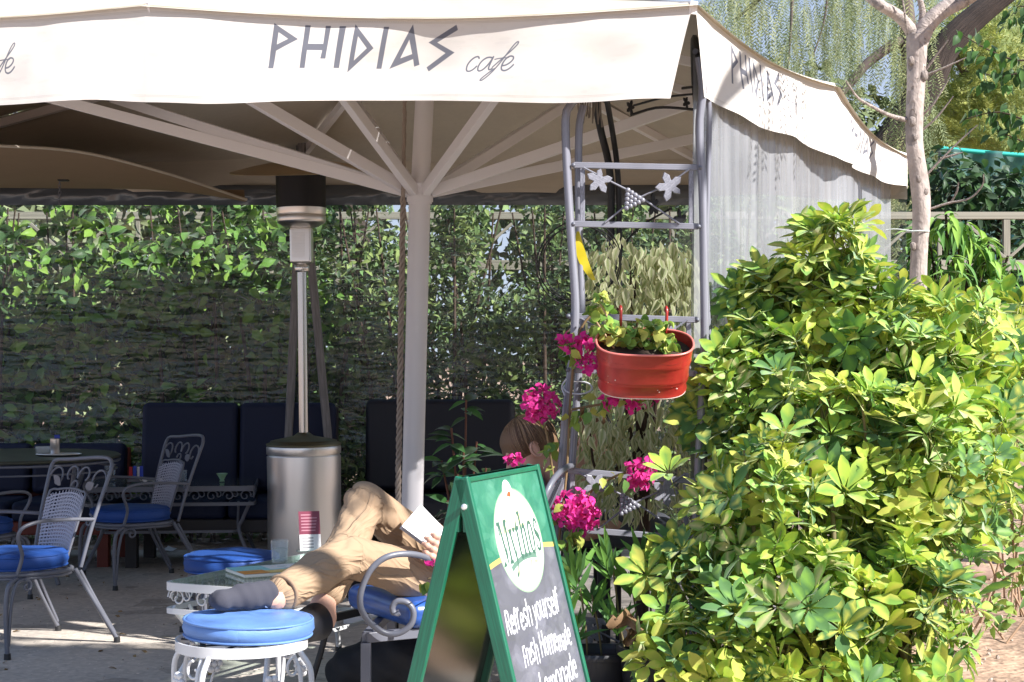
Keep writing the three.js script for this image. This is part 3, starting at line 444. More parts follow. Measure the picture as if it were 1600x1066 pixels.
// the reader's chair
{
  const t = thing('armchair', 'grey iron armchair with blue seat pad under the reader', 'chair'), p = (px, py, d) => W(px, py, d);
  const y = 0.335, a = V(X(572, 5.72), y, -5.72), b = V(X(760, 5.95), y, -5.95), c = V(X(800, 6.55), y, -6.55), e = V(X(612, 6.32), y, -6.32);
  mesh('seat_frame', [bar(a, b, 0.03, 0.035), bar(b, c, 0.03, 0.034), bar(c, e, 0.03, 0.035), bar(e, a, 0.03, 0.034)], iron, t);
  for (const q of [a, b, c, e]) mesh('leg', bar(q.clone().setY(0.318), q.clone().setY(0.004), 0.034, 0.034), iron, t);
  const cu = [a, b, c, e].map(q => q.clone()), mid = a.clone().add(c).multiplyScalar(0.5), g = new RoundedBoxGeometry(0.5, 0.095, 0.56, 4, 0.04), ang = Math.atan2(-(b.z - a.z), b.x - a.x);
  mesh('seat_pad', g.rotateY(ang).translate(mid.x - 0.02, y + 0.066, mid.z + 0.02), std(C(0.03, 0.13, 0.52), 0.32, 0, { clearcoat: 0.3, clearcoatRoughness: 0.3, map: blotch }), t);
  mesh('arm', [tube([p(700, 888, 5.9), p(655, 868, 5.75), p(612, 868, 5.68), p(583, 886, 5.66), p(566, 918, 5.66), p(563, 946, 5.66), p(574, 968, 5.67), p(598, 988, 5.69), p(622, 990, 5.7), p(642, 976, 5.7), p(646, 956, 5.7), p(636, 942, 5.7), p(620, 940, 5.7), p(613, 950, 5.7), p(617, 960, 5.7), p(624, 957, 5.7)], 0.011, 90, 8)], iron, t);
  const bk = (u, v) => e.clone().lerp(c, 0).copy(b).lerp(c, u).add(V(0.28 * v, 0.55 * v, 0.02));
  mesh('back_frame', [tube([b.clone(), b.clone().add(V(0.14, 0.3, 0)), b.clone().add(V(0.24, 0.52, -0.04)), c.clone().add(V(0.24, 0.52, 0.04)), c.clone().add(V(0.14, 0.3, 0)), c.clone()], 0.012, 40, 7)], iron, t);
  const ln = []; for (let i = 1; i < 7; i++) { const q = b.clone().lerp(c, i / 7); ln.push(tube([q, q.clone().add(V(0.14, 0.3, 0)), q.clone().add(V(0.23, 0.5, 0))], 0.006, 8, 5)); } mesh('back_slat', ln, iron, t);
}
{ // a dark iron side table whose scrolled apron shows between the legs
  const t = thing('side_table', 'black iron scroll edged side table behind the reader legs', 'table');
  const y = 0.5, a = W(505, 968, 6.3).setY(0.42), b = W(690, 900, 6.75).setY(0.46);
  mesh('top_rail', [bar(a.clone().setY(0.41), b.clone().setY(0.455), 0.02, 0.025), bar(a.clone().setY(0.3), b.clone().setY(0.34), 0.02, 0.03)], blackIron, t);
  const sc = []; for (let i = 0; i < 7; i++) { const c = a.clone().lerp(b, 0.1 + i * 0.13); c.y = 0.375 + 0.006 * i; sc.push(tube(scroll(0.03, 0.008, i % 2 ? 0 : 3, i % 2 ? 6 : -3).map(([x, v]) => V(c.x + x, c.y + v, c.z - x * 0.8)), 0.005, 20, 5)); } mesh('scroll_ornament', sc, blackIron, t);
  for (const q of [a, b]) { mesh('leg', tube([q.clone().setY(0.42), q.clone().add(V(0.01, -0.16, 0)), q.clone().setY(0.01).add(V(-0.06, 0, 0.02))], 0.013, 10, 6), blackIron, t); const r = q.clone().add(V(0.25, 0, -0.35)); mesh('leg', tube([r.clone().setY(0.42), r.clone().setY(0.01)], 0.013, 2, 6), blackIron, t); }
  mesh('tabletop', grid(1, 1, (u, v) => a.clone().lerp(b, u).add(V(0.25 * v, 0.012, -0.35 * v)).setY(0.47)), glassTop, t);
}
{ // bag under the chair
  const c = V(X(588, 6.35), 0, -6.35), t = thing('backpack', 'slumped black backpack on the floor under the armchair', 'bag', c);
  mesh('bag_body', blobs([[V(-0.1, 0.09, 0), V(0.2, 0.1, 0), 0.09, 0.1], [V(-0.05, 0.15, 0), V(0.12, 0.17, 0.02), 0.06, 0.07], [V(0.2, 0.08, 0.04), V(0.34, 0.07, 0.02), 0.07, 0.06]], 0.012, 0.06, p => 0.008 * Math.sin(p.x * 40 + p.y * 25) * Math.sin(p.z * 33 + p.y * 40)), std(C(0.012, 0.012, 0.015), 0.75), t);
  mesh('handle', tube([V(-0.05, 0.18, 0.02), V(-0.045, 0.235, 0.02), V(0.01, 0.255, 0.02), V(0.05, 0.23, 0.02)], 0.008, 16, 6), blackIron, t);
}
// upholstered benches along the back
function sofa(label, px0, px1, d, top, mat, frame, seatY = 0.42, group) {
  const x0 = X(px0, d), x1 = X(px1, d), w = x1 - x0, t = thing('bench_sofa', label, 'sofa', V((x0 + x1) / 2, 0, -d), 0, group), n = Math.max(1, Math.round(w / 0.65));
  mesh('base', [box(w, 0.08, 0.6, 0, seatY - 0.16, -0.05, 0.01), box(0.07, seatY - 0.2, 0.07, -w / 2 + 0.04, (seatY - 0.2) / 2, 0.2), box(0.07, seatY - 0.2, 0.07, w / 2 - 0.04, (seatY - 0.2) / 2, 0.2), box(0.07, seatY - 0.2, 0.07, -w / 2 + 0.04, (seatY - 0.2) / 2, -0.3), box(0.07, seatY - 0.2, 0.07, w / 2 - 0.04, (seatY - 0.2) / 2, -0.3)], frame, t);
  mesh('back_board', box(w, top - 0.3, 0.05, 0, 0.3 + (top - 0.3) / 2 - 0.02, -0.33, 0.01), frame, t);
  for (let i = 0; i < n; i++) { const k = w / n, x = -w / 2 + (i + 0.5) * k; mesh('seat_cushion', new RoundedBoxGeometry(k - 0.015, 0.12, 0.56, 3, 0.035).translate(x, seatY - 0.06, -0.02), mat, t); mesh('back_cushion', new RoundedBoxGeometry(k - 0.012, top - seatY, 0.12, 3, 0.04).rotateX(-0.1).translate(x, seatY + (top - seatY) / 2 + 0.01, -0.24), mat, t); }
  return t;
}
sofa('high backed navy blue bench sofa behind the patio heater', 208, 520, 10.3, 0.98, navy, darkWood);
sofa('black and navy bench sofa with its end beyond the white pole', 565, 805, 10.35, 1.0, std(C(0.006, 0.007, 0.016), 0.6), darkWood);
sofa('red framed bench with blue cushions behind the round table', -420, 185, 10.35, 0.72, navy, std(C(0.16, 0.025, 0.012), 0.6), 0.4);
for (const [a, b, l] of [[W(463, 415, 10.5), W(452, 660, 10.5), 'upright'], [W(486, 410, 10.5), W(513, 690, 10.45), 'slanting']]) { const k = b.clone().sub(a), e = a.clone().addScaledVector(k, (a.y - 0.005) / -k.y); solo('wooden_prop', bar(a.clone().addScaledVector(k, -0.8), e, 0.05, 0.05, 0.012), greyWood, `${l} weathered grey wooden prop behind the patio heater`, 'prop', 'wooden props'); }

// ---------- people ----------
const skin = std(C(0.62, 0.36, 0.26), 0.55, 0, { sheen: 0.2 });
const trouser = std(C(0.33, 0.22, 0.14), 0.85, 0, { bumpMap: rep(clothBump, 10), bumpScale: 0.0005 });
const cap = (a, b, ra, rb, s) => [a, b, ra, rb, s];
function hand(wrist, dir, palmN, s = 1, curl = 0.8) {         // palm, four fingers and a thumb
  const y = dir.clone().normalize(), z = palmN.clone().addScaledVector(y, -palmN.dot(y)).normalize(), x = y.clone().cross(z), L = (a, b, c) => wrist.clone().addScaledVector(x, a * s).addScaledVector(y, b * s).addScaledVector(z, c * s), o = [];
  for (const i of [-1.5, -0.5, 0.5, 1.5]) { o.push(cap(L(i * 0.012, 0.0, 0), L(i * 0.02, 0.085, 0), 0.016, 0.0125)); const len = [0.03, 0.036, 0.034, 0.026][i + 1.5], a = L(i * 0.0205, 0.088, 0), b = L(i * 0.022, 0.088 + len * Math.cos(curl * 0.6), len * Math.sin(curl * 0.6)), c = L(i * 0.022, 0.088 + len * (Math.cos(curl * 0.6) + 0.8 * Math.cos(curl * 1.5)), len * (Math.sin(curl * 0.6) + 0.8 * Math.sin(curl * 1.5))), e = L(i * 0.0215, 0.088 + len * (Math.cos(curl * 0.6) + 0.8 * Math.cos(curl * 1.5) + 0.55 * Math.cos(curl * 2.2)), len * (Math.sin(curl * 0.6) + 0.8 * Math.sin(curl * 1.5) + 0.55 * Math.sin(curl * 2.2))); o.push(cap(a, b, 0.0098, 0.009), cap(b, c, 0.009, 0.0082), cap(c, e, 0.0082, 0.0072)); }
  const t0 = L(-0.026, 0.025, 0.008), t1 = L(-0.05, 0.055, 0.022), t2 = L(-0.046, 0.085, 0.036); o.push(cap(L(-0.014, 0.01, 0), t0, 0.016, 0.014), cap(t0, t1, 0.013, 0.0105), cap(t1, t2, 0.0105, 0.0085)); return o;
}
function head(c, fwd, up, s = 1) {                            // field of a head: skull, jaw, nose, brow, lips, ear
  const f = fwd.clone().normalize(), u = up.clone().addScaledVector(f, -up.dot(f)).normalize(), r = f.clone().cross(u), L = (a, b, d) => c.clone().addScaledVector(f, a * s).addScaledVector(u, b * s).addScaledVector(r, d * s);
  const o = [cap(L(-0.02, 0.035, 0), L(0.02, 0.035, 0), 0.082 * s, 0.078 * s), cap(L(0.03, -0.03, -0.012), L(0.03, -0.03, 0.012), 0.06 * s, 0.06 * s), cap(L(0.055, -0.075, -0.01), L(0.055, -0.075, 0.01), 0.034 * s, 0.034 * s), cap(L(0.085, 0.02, 0), L(0.112, -0.02, 0), 0.009 * s, 0.014 * s), cap(L(0.083, 0.032, -0.035), L(0.083, 0.032, 0.035), 0.014 * s, 0.014 * s), cap(L(0.084, -0.048, -0.015), L(0.084, -0.048, 0.015), 0.011 * s, 0.011 * s), cap(L(-0.02, -0.05, 0), L(-0.035, -0.16, 0), 0.055 * s, 0.058 * s)];
  for (const q of [-1, 1]) { o.push(cap(L(-0.006, 0.02, q * 0.082), L(-0.012, -0.022, q * 0.083), 0.014 * s, 0.009 * s)); }
  return { caps: o, L, f, u, r };
}
function ear(H, q) { const pts = []; for (let i = 0; i <= 16; i++) { const a = -2.2 + i / 16 * 4.9, rr = 1 + 0.15 * Math.cos(a); pts.push(H.L(-0.012 - 0.019 * Math.cos(a) * rr * -1, 0.0 + 0.031 * Math.sin(a), q * (0.09 + 0.008 * Math.cos(a)))); } return [tube(pts, 0.0055, 32, 6), tube([H.L(-0.008, 0.016, q * 0.088), H.L(0, 0, q * 0.09), H.L(-0.008, -0.024, q * 0.088)], 0.006, 10, 6)]; }
function hairStrands(H, n, len, r = 0.0021, front = 0.72) {
  const out = []; for (let i = 0; i < n; i++) { const a0 = R(0, 6.283), pts = [], lift = R(0, 0.012), l = len * R(0.75, 1.05);
    for (let k = 0; k <= 5; k++) { const th = 0.12 + k / 5 * l, a = a0 + 0.25 * k / 5 * Math.sin(a0 * 3), fr = Math.cos(a), lim = fr > 0.35 ? front : 1, T = th * lim; pts.push(H.L(-0.012 + (0.102 + lift) * Math.sin(T) * fr, 0.038 + (0.094 + lift) * Math.cos(T), (0.09 + lift) * Math.sin(T) * Math.sin(a))); }
    out.push(tube(pts, [r, r * 1.2, r, 0.0006], 8, 4)); } return out;
}
{
  const per = thing('person', 'person in tan trousers reading with one foot on the footstool and one knee raised', 'person');
  const hipN = W(722, 918, 6.12), hipF = W(728, 905, 6.38), pel = W(745, 900, 6.27), chest = W(806, 800, 6.5), neck = W(826, 742, 6.6);
  const kneN = W(540, 868, 5.72), ankN = W(436, 929, 5.36), heel = W(432, 938, 5.33), toe = W(345, 932, 5.2);
  const kneF = W(570, 786, 6.0), ankF = W(503, 950, 5.68), heelF = W(506, 968, 5.68), toeF = W(462, 984, 5.42);
  const shN = W(800, 790, 6.38), shF = W(836, 782, 6.68), elN = W(768, 872, 6.16), wrN = W(708, 878, 5.88), elF = W(790, 868, 6.5), wrF = W(705, 850, 6.25);
  const H = head(W(830, 704, 6.62), V(-0.86, -0.5, 0.12), V(-0.45, 0.9, 0));
  const body = [cap(hipN, kneN, 0.07, 0.052), cap(kneN, ankN, 0.048, 0.036), cap(hipF, kneF, 0.07, 0.052), cap(kneF, ankF, 0.048, 0.036), cap(hipN, hipF, 0.09, 0.09), cap(pel, chest, 0.11, 0.12), cap(chest, neck, 0.11, 0.055), cap(shN, elN, 0.048, 0.04), cap(elN, wrN, 0.038, 0.026), cap(shF, elF, 0.048, 0.04), cap(elF, wrF, 0.038, 0.026), cap(ankN, heel, 0.034, 0.024), cap(heel, toe.clone().lerp(heel, 0.25), 0.022, 0.016), cap(ankF, heelF, 0.038, 0.036), cap(heelF, toeF, 0.034, 0.026), cap(neck, W(828, 725, 6.61), 0.055, 0.055)];
  const bd = V(-0.5, 0.55, 0.35), hd = hand(wrN, W(672, 846, 5.74).sub(wrN), V(0.25, 0.1, 0.9).negate(), 1, 0.75);
  mesh('body', [blobs(body, 0.013, 0.03), blobs(H.caps, 0.005, 0.022), blobs(hd, 0.004, 0.008), blobs(hand(wrF, V(-0.75, 0.45, -0.2), V(0.2, 0.2, 1), 0.95, 0.6), 0.005, 0.008), ...ear(H, -1), ...ear(H, 1)], skin, per);
  const fold = (p, c, ax, k, amp) => amp * Math.exp(-p.distanceToSquared(c) * 34) * (1 - 2 * Math.pow(Math.abs(Math.sin(p.dot(ax) * k / 2 + 6 * (p.x - c.x) * (p.z - c.z) * 10)), 0.6));
  const legs = [cap(hipN, kneN.clone().lerp(hipN, 0.5), 0.098, 0.083), cap(kneN.clone().lerp(hipN, 0.5), kneN, 0.083, 0.067), cap(kneN, kneN.clone().lerp(ankN, 0.45), 0.067, 0.064), cap(kneN.clone().lerp(ankN, 0.45), ankN.clone().lerp(kneN, 0.03), 0.064, 0.056), cap(hipF, kneF, 0.1, 0.068), cap(kneF, kneF.clone().lerp(ankF, 0.5), 0.068, 0.066), cap(kneF.clone().lerp(ankF, 0.5), ankF.clone().lerp(kneF, 0.16), 0.066, 0.058), cap(hipN, hipF, 0.105, 0.105), cap(pel, pel.clone().lerp(chest, 0.25), 0.118, 0.122)];
  const shin = kneF.clone().lerp(ankF, 0.4);
  const wrinkle = tex(512, (u, v) => { const w = 0.12 * Math.sin(u * 6.2832) + 0.1 * fbm(u * 4, v * 4, 3, 4), a = fbm(u * 4, v * 10 + w * 22, 3, 64), b = fbm(u * 3 + 9, v * 6 + w * 40 + u * 4, 2, 64), r = 1 - Math.abs(2 * a - 1), q = 1 - Math.abs(2 * b - 1); return g3(0.55 * r * r + 0.45 * q * q); }, false);
  const pants = std(C(0.36, 0.245, 0.155), 0.88, 0, { bumpMap: wrinkle, bumpScale: 0.009, sheen: 0.2 });
  const tg = blobs(legs, 0.0095, 0.026, p => fold(p, kneN, V(0.75, 0.5, 0.4), 120, 0.006) + fold(p, kneF, V(0.5, 0.8, 0.1), 110, 0.006) + fold(p, hipN, V(0.9, 0.3, 0.1), 100, 0.007) + fold(p, ankN, V(0.9, -0.3, 0.2), 110, 0.005));
  { const sg = [[hipN, kneN, 0], [kneN, ankN, 0.45], [hipF, kneF, 1.2], [kneF, ankF, 1.65]], P = tg.attributes.position, uv = [], p = V(), ab = V(), o = V();
    for (let i = 0; i < P.count; i++) { p.fromBufferAttribute(P, i); let best = 1e9, U = 0, Y = 0; for (const [a, b, off] of sg) { ab.copy(b).sub(a); const l = ab.length(), t = Math.max(0, Math.min(1, o.copy(p).sub(a).dot(ab) / l / l)); o.copy(p).sub(a).addScaledVector(ab, -t); const d = o.length(); if (d < best) { best = d; const n = ab.clone().normalize(), f = V(0, 0, 1).addScaledVector(n, -n.z).normalize(), s = n.clone().cross(f); U = Math.atan2(o.dot(s), o.dot(f)) / 6.2832 + 0.5; Y = off + t * l; } } uv.push(U, Y * 1.6); }
    tg.setAttribute('uv', new THREE.Float32BufferAttribute(uv, 2)); }
  mesh('trousers', tg, pants, per);
  mesh('cuff', [new THREE.TorusGeometry(0.052, 0.008, 6, 24).lookAt(kneN.clone().sub(ankN)).translate(ankN.x + 0.012, ankN.y + 0.008, ankN.z)], trouser, per);
  mesh('shirt', blobs([cap(pel.clone().lerp(chest, 0.15), chest, 0.125, 0.135), cap(chest, neck.clone().lerp(chest, 0.3), 0.135, 0.085), cap(shN, elN.clone().lerp(shN, 0.35), 0.066, 0.064), cap(shF, elF.clone().lerp(shF, 0.35), 0.066, 0.064)], 0.013, 0.04, p => 0.004 * Math.sin(p.x * 50 + p.y * 40)), std(C(0.2, 0.23, 0.3), 0.85), per);
  const suede = std(C(0.05, 0.05, 0.066), 0.95, 0, { sheen: 0.3, sheenColor: C(0.3, 0.3, 0.36) });
  const sh = mesh('shoe', blobs([cap(W(424, 934, 5.33), W(390, 934, 5.27), 0.034, 0.033), cap(W(390, 934, 5.27), W(350, 937, 5.21), 0.033, 0.03), cap(W(418, 922, 5.31), W(375, 927, 5.25), 0.03, 0.027), cap(W(345, 938, 5.19), W(338, 938, 5.24), 0.028, 0.026)], 0.0055, 0.022, p => 0.0016 * Math.sin(p.x * 140 + p.y * 60) * Math.sin(p.z * 90)), suede, per);
  mesh('shoe_trim', tube(Array.from({ length: 13 }, (_, i) => { const a = -1.5 + i / 12 * 3.1; return W(419 - 4 * Math.cos(a), 932 - 15 * Math.sin(a), 5.32).add(V(0, 0, 0.014 + 0.026 * Math.cos(a))); }), 0.0045, 20, 5), std(C(0.75, 0.75, 0.78), 0.7), sh);
  mesh('shoe', blobs([cap(W(497, 978, 5.64), W(470, 984, 5.5), 0.05, 0.046), cap(W(492, 962, 5.62), W(476, 975, 5.5), 0.042, 0.042)], 0.008, 0.04), std(C(0.006, 0.006, 0.01), 0.6), per);
  const hr = mesh('hair', [blobs([cap(H.L(-0.03, 0.042, 0), H.L(0.012, 0.05, 0), 0.089, 0.084), cap(H.L(0.02, 0.04, 0), H.L(0.03, 0.022, 0), 0.08, 0.073), cap(H.L(-0.055, -0.01, 0), H.L(-0.06, -0.05, 0), 0.062, 0.045)], 0.006, 0.03)], std(C(0.15, 0.085, 0.045), 0.6), per);
  const hs = [C(0.2, 0.115, 0.06), C(0.12, 0.065, 0.035), C(0.3, 0.19, 0.105)]; hs.forEach((c, i) => mesh('hair_strands', hairStrands(H, 330, 1.78, 0.0021, 0.98), std(c, 0.42, 0, { sheen: 0.3 }), hr));
  // booklet held in the hand
  const bk = thing('booklet', 'white folded booklet held by the reader', 'booklet'), a = W(626, 824, 5.82), b = W(656, 790, 5.98), c = W(702, 838, 6.0), e = W(690, 872, 5.86), pts = (u, v) => a.clone().lerp(b, u).lerp(e.clone().lerp(c, u), v), n = b.clone().sub(a).cross(e.clone().sub(a)).normalize();
  for (let k = 0; k < 5; k++) mesh('page', grid(8, 10, (u, v) => pts(u, v).addScaledVector(n, (k - 2) * 0.0035 + (0.012 + 0.003 * k) * Math.sin(u * 3.1) * (0.6 + 0.4 * Math.sin(v * 5 + k)))), std(C(0.78, 0.78, 0.8), 0.75), bk);
}
{ // second person, mostly behind the leaves
  const per = thing('person', 'fair haired person half hidden behind the trellis leaves', 'person'), H = head(W(916, 688, 7.35), V(0.95, -0.12, 0.15), V(0, 1, 0));
  const y0 = 0.46, sx = H.L(-0.03, 0, 0).x, z0 = -7.4, ch = V(sx - 0.03, 0.72, z0), hip = V(sx - 0.08, y0 + 0.08, z0), kn = V(sx + 0.36, y0 + 0.06, z0), an = V(sx + 0.4, 0.08, z0);
  mesh('body', [blobs([cap(hip, ch, 0.11, 0.12), cap(ch, V(ch.x, 0.85, z0), 0.12, 0.06), ...[-0.1, 0.1].flatMap(o => [cap(hip.clone().add(V(0, 0, o)), kn.clone().add(V(0, 0, o)), 0.075, 0.055), cap(kn.clone().add(V(0, 0, o)), an.clone().add(V(0, 0, o)), 0.05, 0.036), cap(an.clone().add(V(0, -0.04, o)), an.clone().add(V(0.16, -0.05, o)), 0.034, 0.026), cap(V(ch.x, 0.78, z0 + o * 1.7), V(ch.x + 0.06, 0.54, z0 + o * 2), 0.045, 0.038), cap(V(ch.x + 0.06, 0.54, z0 + o * 2), V(ch.x + 0.28, 0.56, z0 + o), 0.036, 0.026)])], 0.016, 0.03), blobs(H.caps, 0.006, 0.022), ...[-1, 1].map(o => blobs(hand(V(ch.x + 0.28, 0.56, z0 + o * 0.1), V(1, 0, 0), V(0, -1, 0), 0.9), 0.006, 0.008)), ...ear(H, -1), ...ear(H, 1)], skin, per);
  mesh('shirt', blobs([cap(hip, ch, 0.125, 0.135), cap(ch, V(ch.x, 0.81, z0), 0.13, 0.08)], 0.016, 0.03), std(C(0.05, 0.07, 0.16), 0.85), per);
  mesh('trousers', blobs([-0.1, 0.1].flatMap(o => [cap(hip.clone().add(V(0, 0, o)), kn.clone().add(V(0, 0, o)), 0.09, 0.066), cap(kn.clone().add(V(0, 0, o)), an.clone().add(V(0, 0.05, o)), 0.062, 0.05)]), 0.016, 0.03), std(C(0.08, 0.085, 0.1), 0.85), per);
  const hr = mesh('hair', blobs([cap(H.L(-0.03, 0.045, 0), H.L(0.01, 0.055, 0), 0.088, 0.082), cap(H.L(-0.055, -0.01, 0), H.L(-0.06, -0.06, 0), 0.062, 0.045)], 0.008, 0.03), std(C(0.33, 0.17, 0.08), 0.6), per);
  mesh('hair_strands', hairStrands(H, 160, 1.7), std(C(0.42, 0.24, 0.12), 0.45), hr);
  const bn = thing('wooden_stool', 'plain wooden stool under the half hidden person', 'stool', V(sx - 0.06, 0, z0)); mesh('seat', box(0.36, 0.04, 0.4, 0, y0 - 0.04, 0, 0.01), darkWood, bn); for (const a of [-1, 1]) for (const b of [-1, 1]) mesh('leg', box(0.035, y0 - 0.06, 0.035, a * 0.15, (y0 - 0.06) / 2, b * 0.17), darkWood, bn);
}

// ---------- folding chalk board ----------
{
  const T0 = W(720, 747, 4.35), T1 = W(834, 725, 4.84), e = T1.clone().sub(T0).setY(0), w = e.length(), h = T0.y, th = Math.atan2(-e.z, e.x), mid = T0.clone().add(T1).multiplyScalar(0.5).setY(0);
  const t = thing('chalk_sign', 'green framed folding chalkboard sign with oval emblem and handwritten drinks', 'sign', mid, th), S = 0.25, L = Math.hypot(h, S);
  const cv = document.createElement('canvas'); cv.width = 640; cv.height = 1280; const x = cv.getContext('2d');
  x.fillStyle = '#5c5c66'; x.fillRect(0, 0, 640, 1280);  // board base lightened, a grey sheen put into its colour
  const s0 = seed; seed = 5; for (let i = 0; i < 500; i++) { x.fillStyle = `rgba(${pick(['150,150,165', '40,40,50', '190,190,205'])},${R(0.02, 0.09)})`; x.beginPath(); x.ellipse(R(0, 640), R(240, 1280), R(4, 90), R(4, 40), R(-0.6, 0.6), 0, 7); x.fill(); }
  x.fillStyle = '#2c6f59'; x.beginPath(); x.moveTo(0, 0); x.lineTo(640, 0); x.lineTo(640, 285); x.quadraticCurveTo(320, 250, 0, 300); x.closePath(); x.fill();
  for (let i = 0; i < 160; i++) { x.fillStyle = `rgba(${pick(['170,200,175', '20,110,80', '120,180,150'])},${R(0.03, 0.12)})`; x.beginPath(); x.ellipse(R(0, 640), R(0, 260), R(8, 70), R(8, 50), R(-1, 1), 0, 7); x.fill(); }
  x.strokeStyle = '#dcb45e'; x.lineWidth = 17; x.beginPath(); x.moveTo(0, 300); x.quadraticCurveTo(320, 250, 640, 285); x.stroke();
  const cx = 330, cy = 235, E = (rx, ry, c) => { x.fillStyle = c; x.beginPath(); x.ellipse(cx, cy, rx, ry, 0, 0, 7); x.fill(); };
  E(212, 188, '#8fb68c'); E(204, 181, '#f1f1ea'); E(196, 174, '#9db7a0'); E(186, 165, '#f3f2ec'); E(168, 150, '#dfe3cf'); E(158, 142, '#efe6bd');
  for (let i = 0; i < 36; i++) { const a = -2.9 + i / 36 * 2.7; x.fillStyle = '#7f9f8c'; x.beginPath(); x.arc(cx + 177 * Math.cos(a), cy + 158 * Math.sin(a), 4.5, 0, 7); x.fill(); }
  for (let i = 0; i < 40; i++) { x.fillStyle = `rgba(${pick(['235,214,140', '255,252,235', '226,200,110'])},0.35)`; x.beginPath(); x.ellipse(R(220, 440), R(140, 350), R(8, 40), R(5, 20), R(0, 3), 0, 7); x.fill(); }
  x.fillStyle = '#f4efe6'; x.beginPath(); x.ellipse(cx - 10, 72, 46, 56, 0, 0, 7); x.fill(); x.fillStyle = '#c9542f'; x.beginPath(); x.ellipse(cx - 4, 72, 20, 12, -0.4, 0, 7); x.fill(); x.fillStyle = '#f7f3ea'; x.beginPath(); x.ellipse(cx - 14, 120, 40, 44, 0, 0, 7); x.fill();
  x.fillStyle = '#f5f3ee'; x.save(); x.translate(cx - 10, cy + 10); x.rotate(-0.05); x.fillRect(-170, -50, 345, 118); x.restore();
  x.strokeStyle = '#f5f3ee'; x.lineWidth = 34; x.beginPath(); x.moveTo(190, 330); x.quadraticCurveTo(320, 280, 470, 305); x.stroke(); x.strokeStyle = '#5f7d70'; x.lineWidth = 20; x.beginPath(); x.moveTo(205, 328); x.quadraticCurveTo(320, 284, 455, 304); x.stroke();
  x.save(); x.translate(cx, cy + 40); x.rotate(-0.06); x.scale(0.92, 1.95); x.fillStyle = '#3f6155'; x.font = 'italic bold 112px serif'; x.textAlign = 'center'; x.fillText('Mythos', 0, 14); x.restore();
  const chalk = (s, X0, Y0, sz, k, rot) => { x.save(); x.translate(X0, Y0); x.rotate(rot); x.scale(k, 1.3); let u = 0; for (const ch of s) { x.font = `italic ${sz * R(0.9, 1.14)}px sans-serif`; const d = R(-7, 7); for (let q = 0; q < 3; q++) { x.fillStyle = `rgba(244,244,250,${0.45 + 0.1 * q})`; x.fillText(ch, u + R(-1.8, 1.8), d + R(-1.8, 1.8)); } u += x.measureText(ch).width * 0.94; } x.restore(); };
  chalk('Refresh yourself', 34, 536, 88, 0.83, -0.02); chalk('Fresh Homemade', 120, 664, 84, 0.74, -0.02); chalk('Lemonade', 200, 790, 96, 0.86, -0.03); chalk('Ice Tea Coffee', 110, 930, 88, 0.8, -0.03);
  x.save(); x.translate(70, 760); x.rotate(-0.08); x.fillStyle = '#c4d6ae'; x.beginPath(); x.roundRect ? x.roundRect(-28, -30, 60, 190, 20) : x.rect(-28, -30, 60, 190); x.fill(); x.fillStyle = '#dbe6c8'; x.fillRect(-14, -50, 30, 40); x.fillStyle = '#7fa05a'; x.beginPath(); x.ellipse(0, 60, 18, 14, 0, 0, 7); x.fill(); x.restore(); seed = s0;
  const ct = new THREE.CanvasTexture(cv); ct.colorSpace = THREE.SRGBColorSpace;
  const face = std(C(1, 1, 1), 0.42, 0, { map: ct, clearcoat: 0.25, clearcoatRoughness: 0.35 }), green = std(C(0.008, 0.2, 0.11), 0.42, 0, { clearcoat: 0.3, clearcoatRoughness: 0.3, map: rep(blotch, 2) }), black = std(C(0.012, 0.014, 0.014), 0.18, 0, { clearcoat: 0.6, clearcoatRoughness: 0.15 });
  for (const s of [1, -1]) {
    const q = (u, v, o) => V((u - 0.5) * w, h * (1 - v), s * (S * v + 0.004) + s * o);
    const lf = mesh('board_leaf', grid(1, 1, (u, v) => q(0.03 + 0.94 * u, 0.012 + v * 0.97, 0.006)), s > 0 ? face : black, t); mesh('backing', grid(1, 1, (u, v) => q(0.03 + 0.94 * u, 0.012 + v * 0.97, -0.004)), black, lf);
    for (const u of [0, 1]) mesh('stile', bar(q(u ? 0.985 : 0.015, 0, -0.006), q(u ? 0.985 : 0.015, 1, -0.006), 0.018, 0.04, 0.004), green, t);
    mesh('rail', [bar(q(0.02, 0.006, -0.004), q(0.98, 0.006, -0.004), 0.034, 0.014, 0.003)], green, t); mesh('rail', bar(q(0.03, 0.985, -0.004), q(0.97, 0.985, -0.004), 0.03, 0.03, 0.003), green, t);
    mesh('spread_plate', [new THREE.ExtrudeGeometry(new THREE.Shape([[0, 0], [0.02 * s, 0], [0.036 * s, -0.13], [0.006 * s, -0.13]].map(p => new THREE.Vector2(...p))), { depth: 0.018, bevelEnabled: false }).rotateY(-1.5708).translate(-w / 2 + 0.02, h - 0.012, 0)], green, t);
  }
  mesh('hinge_screw', new THREE.SphereGeometry(0.0085, 12, 10).translate(-w / 2 - 0.006, h - 0.075, 0.012), std(C(0.8, 0.8, 0.82), 0.3, 0.6), t);
}

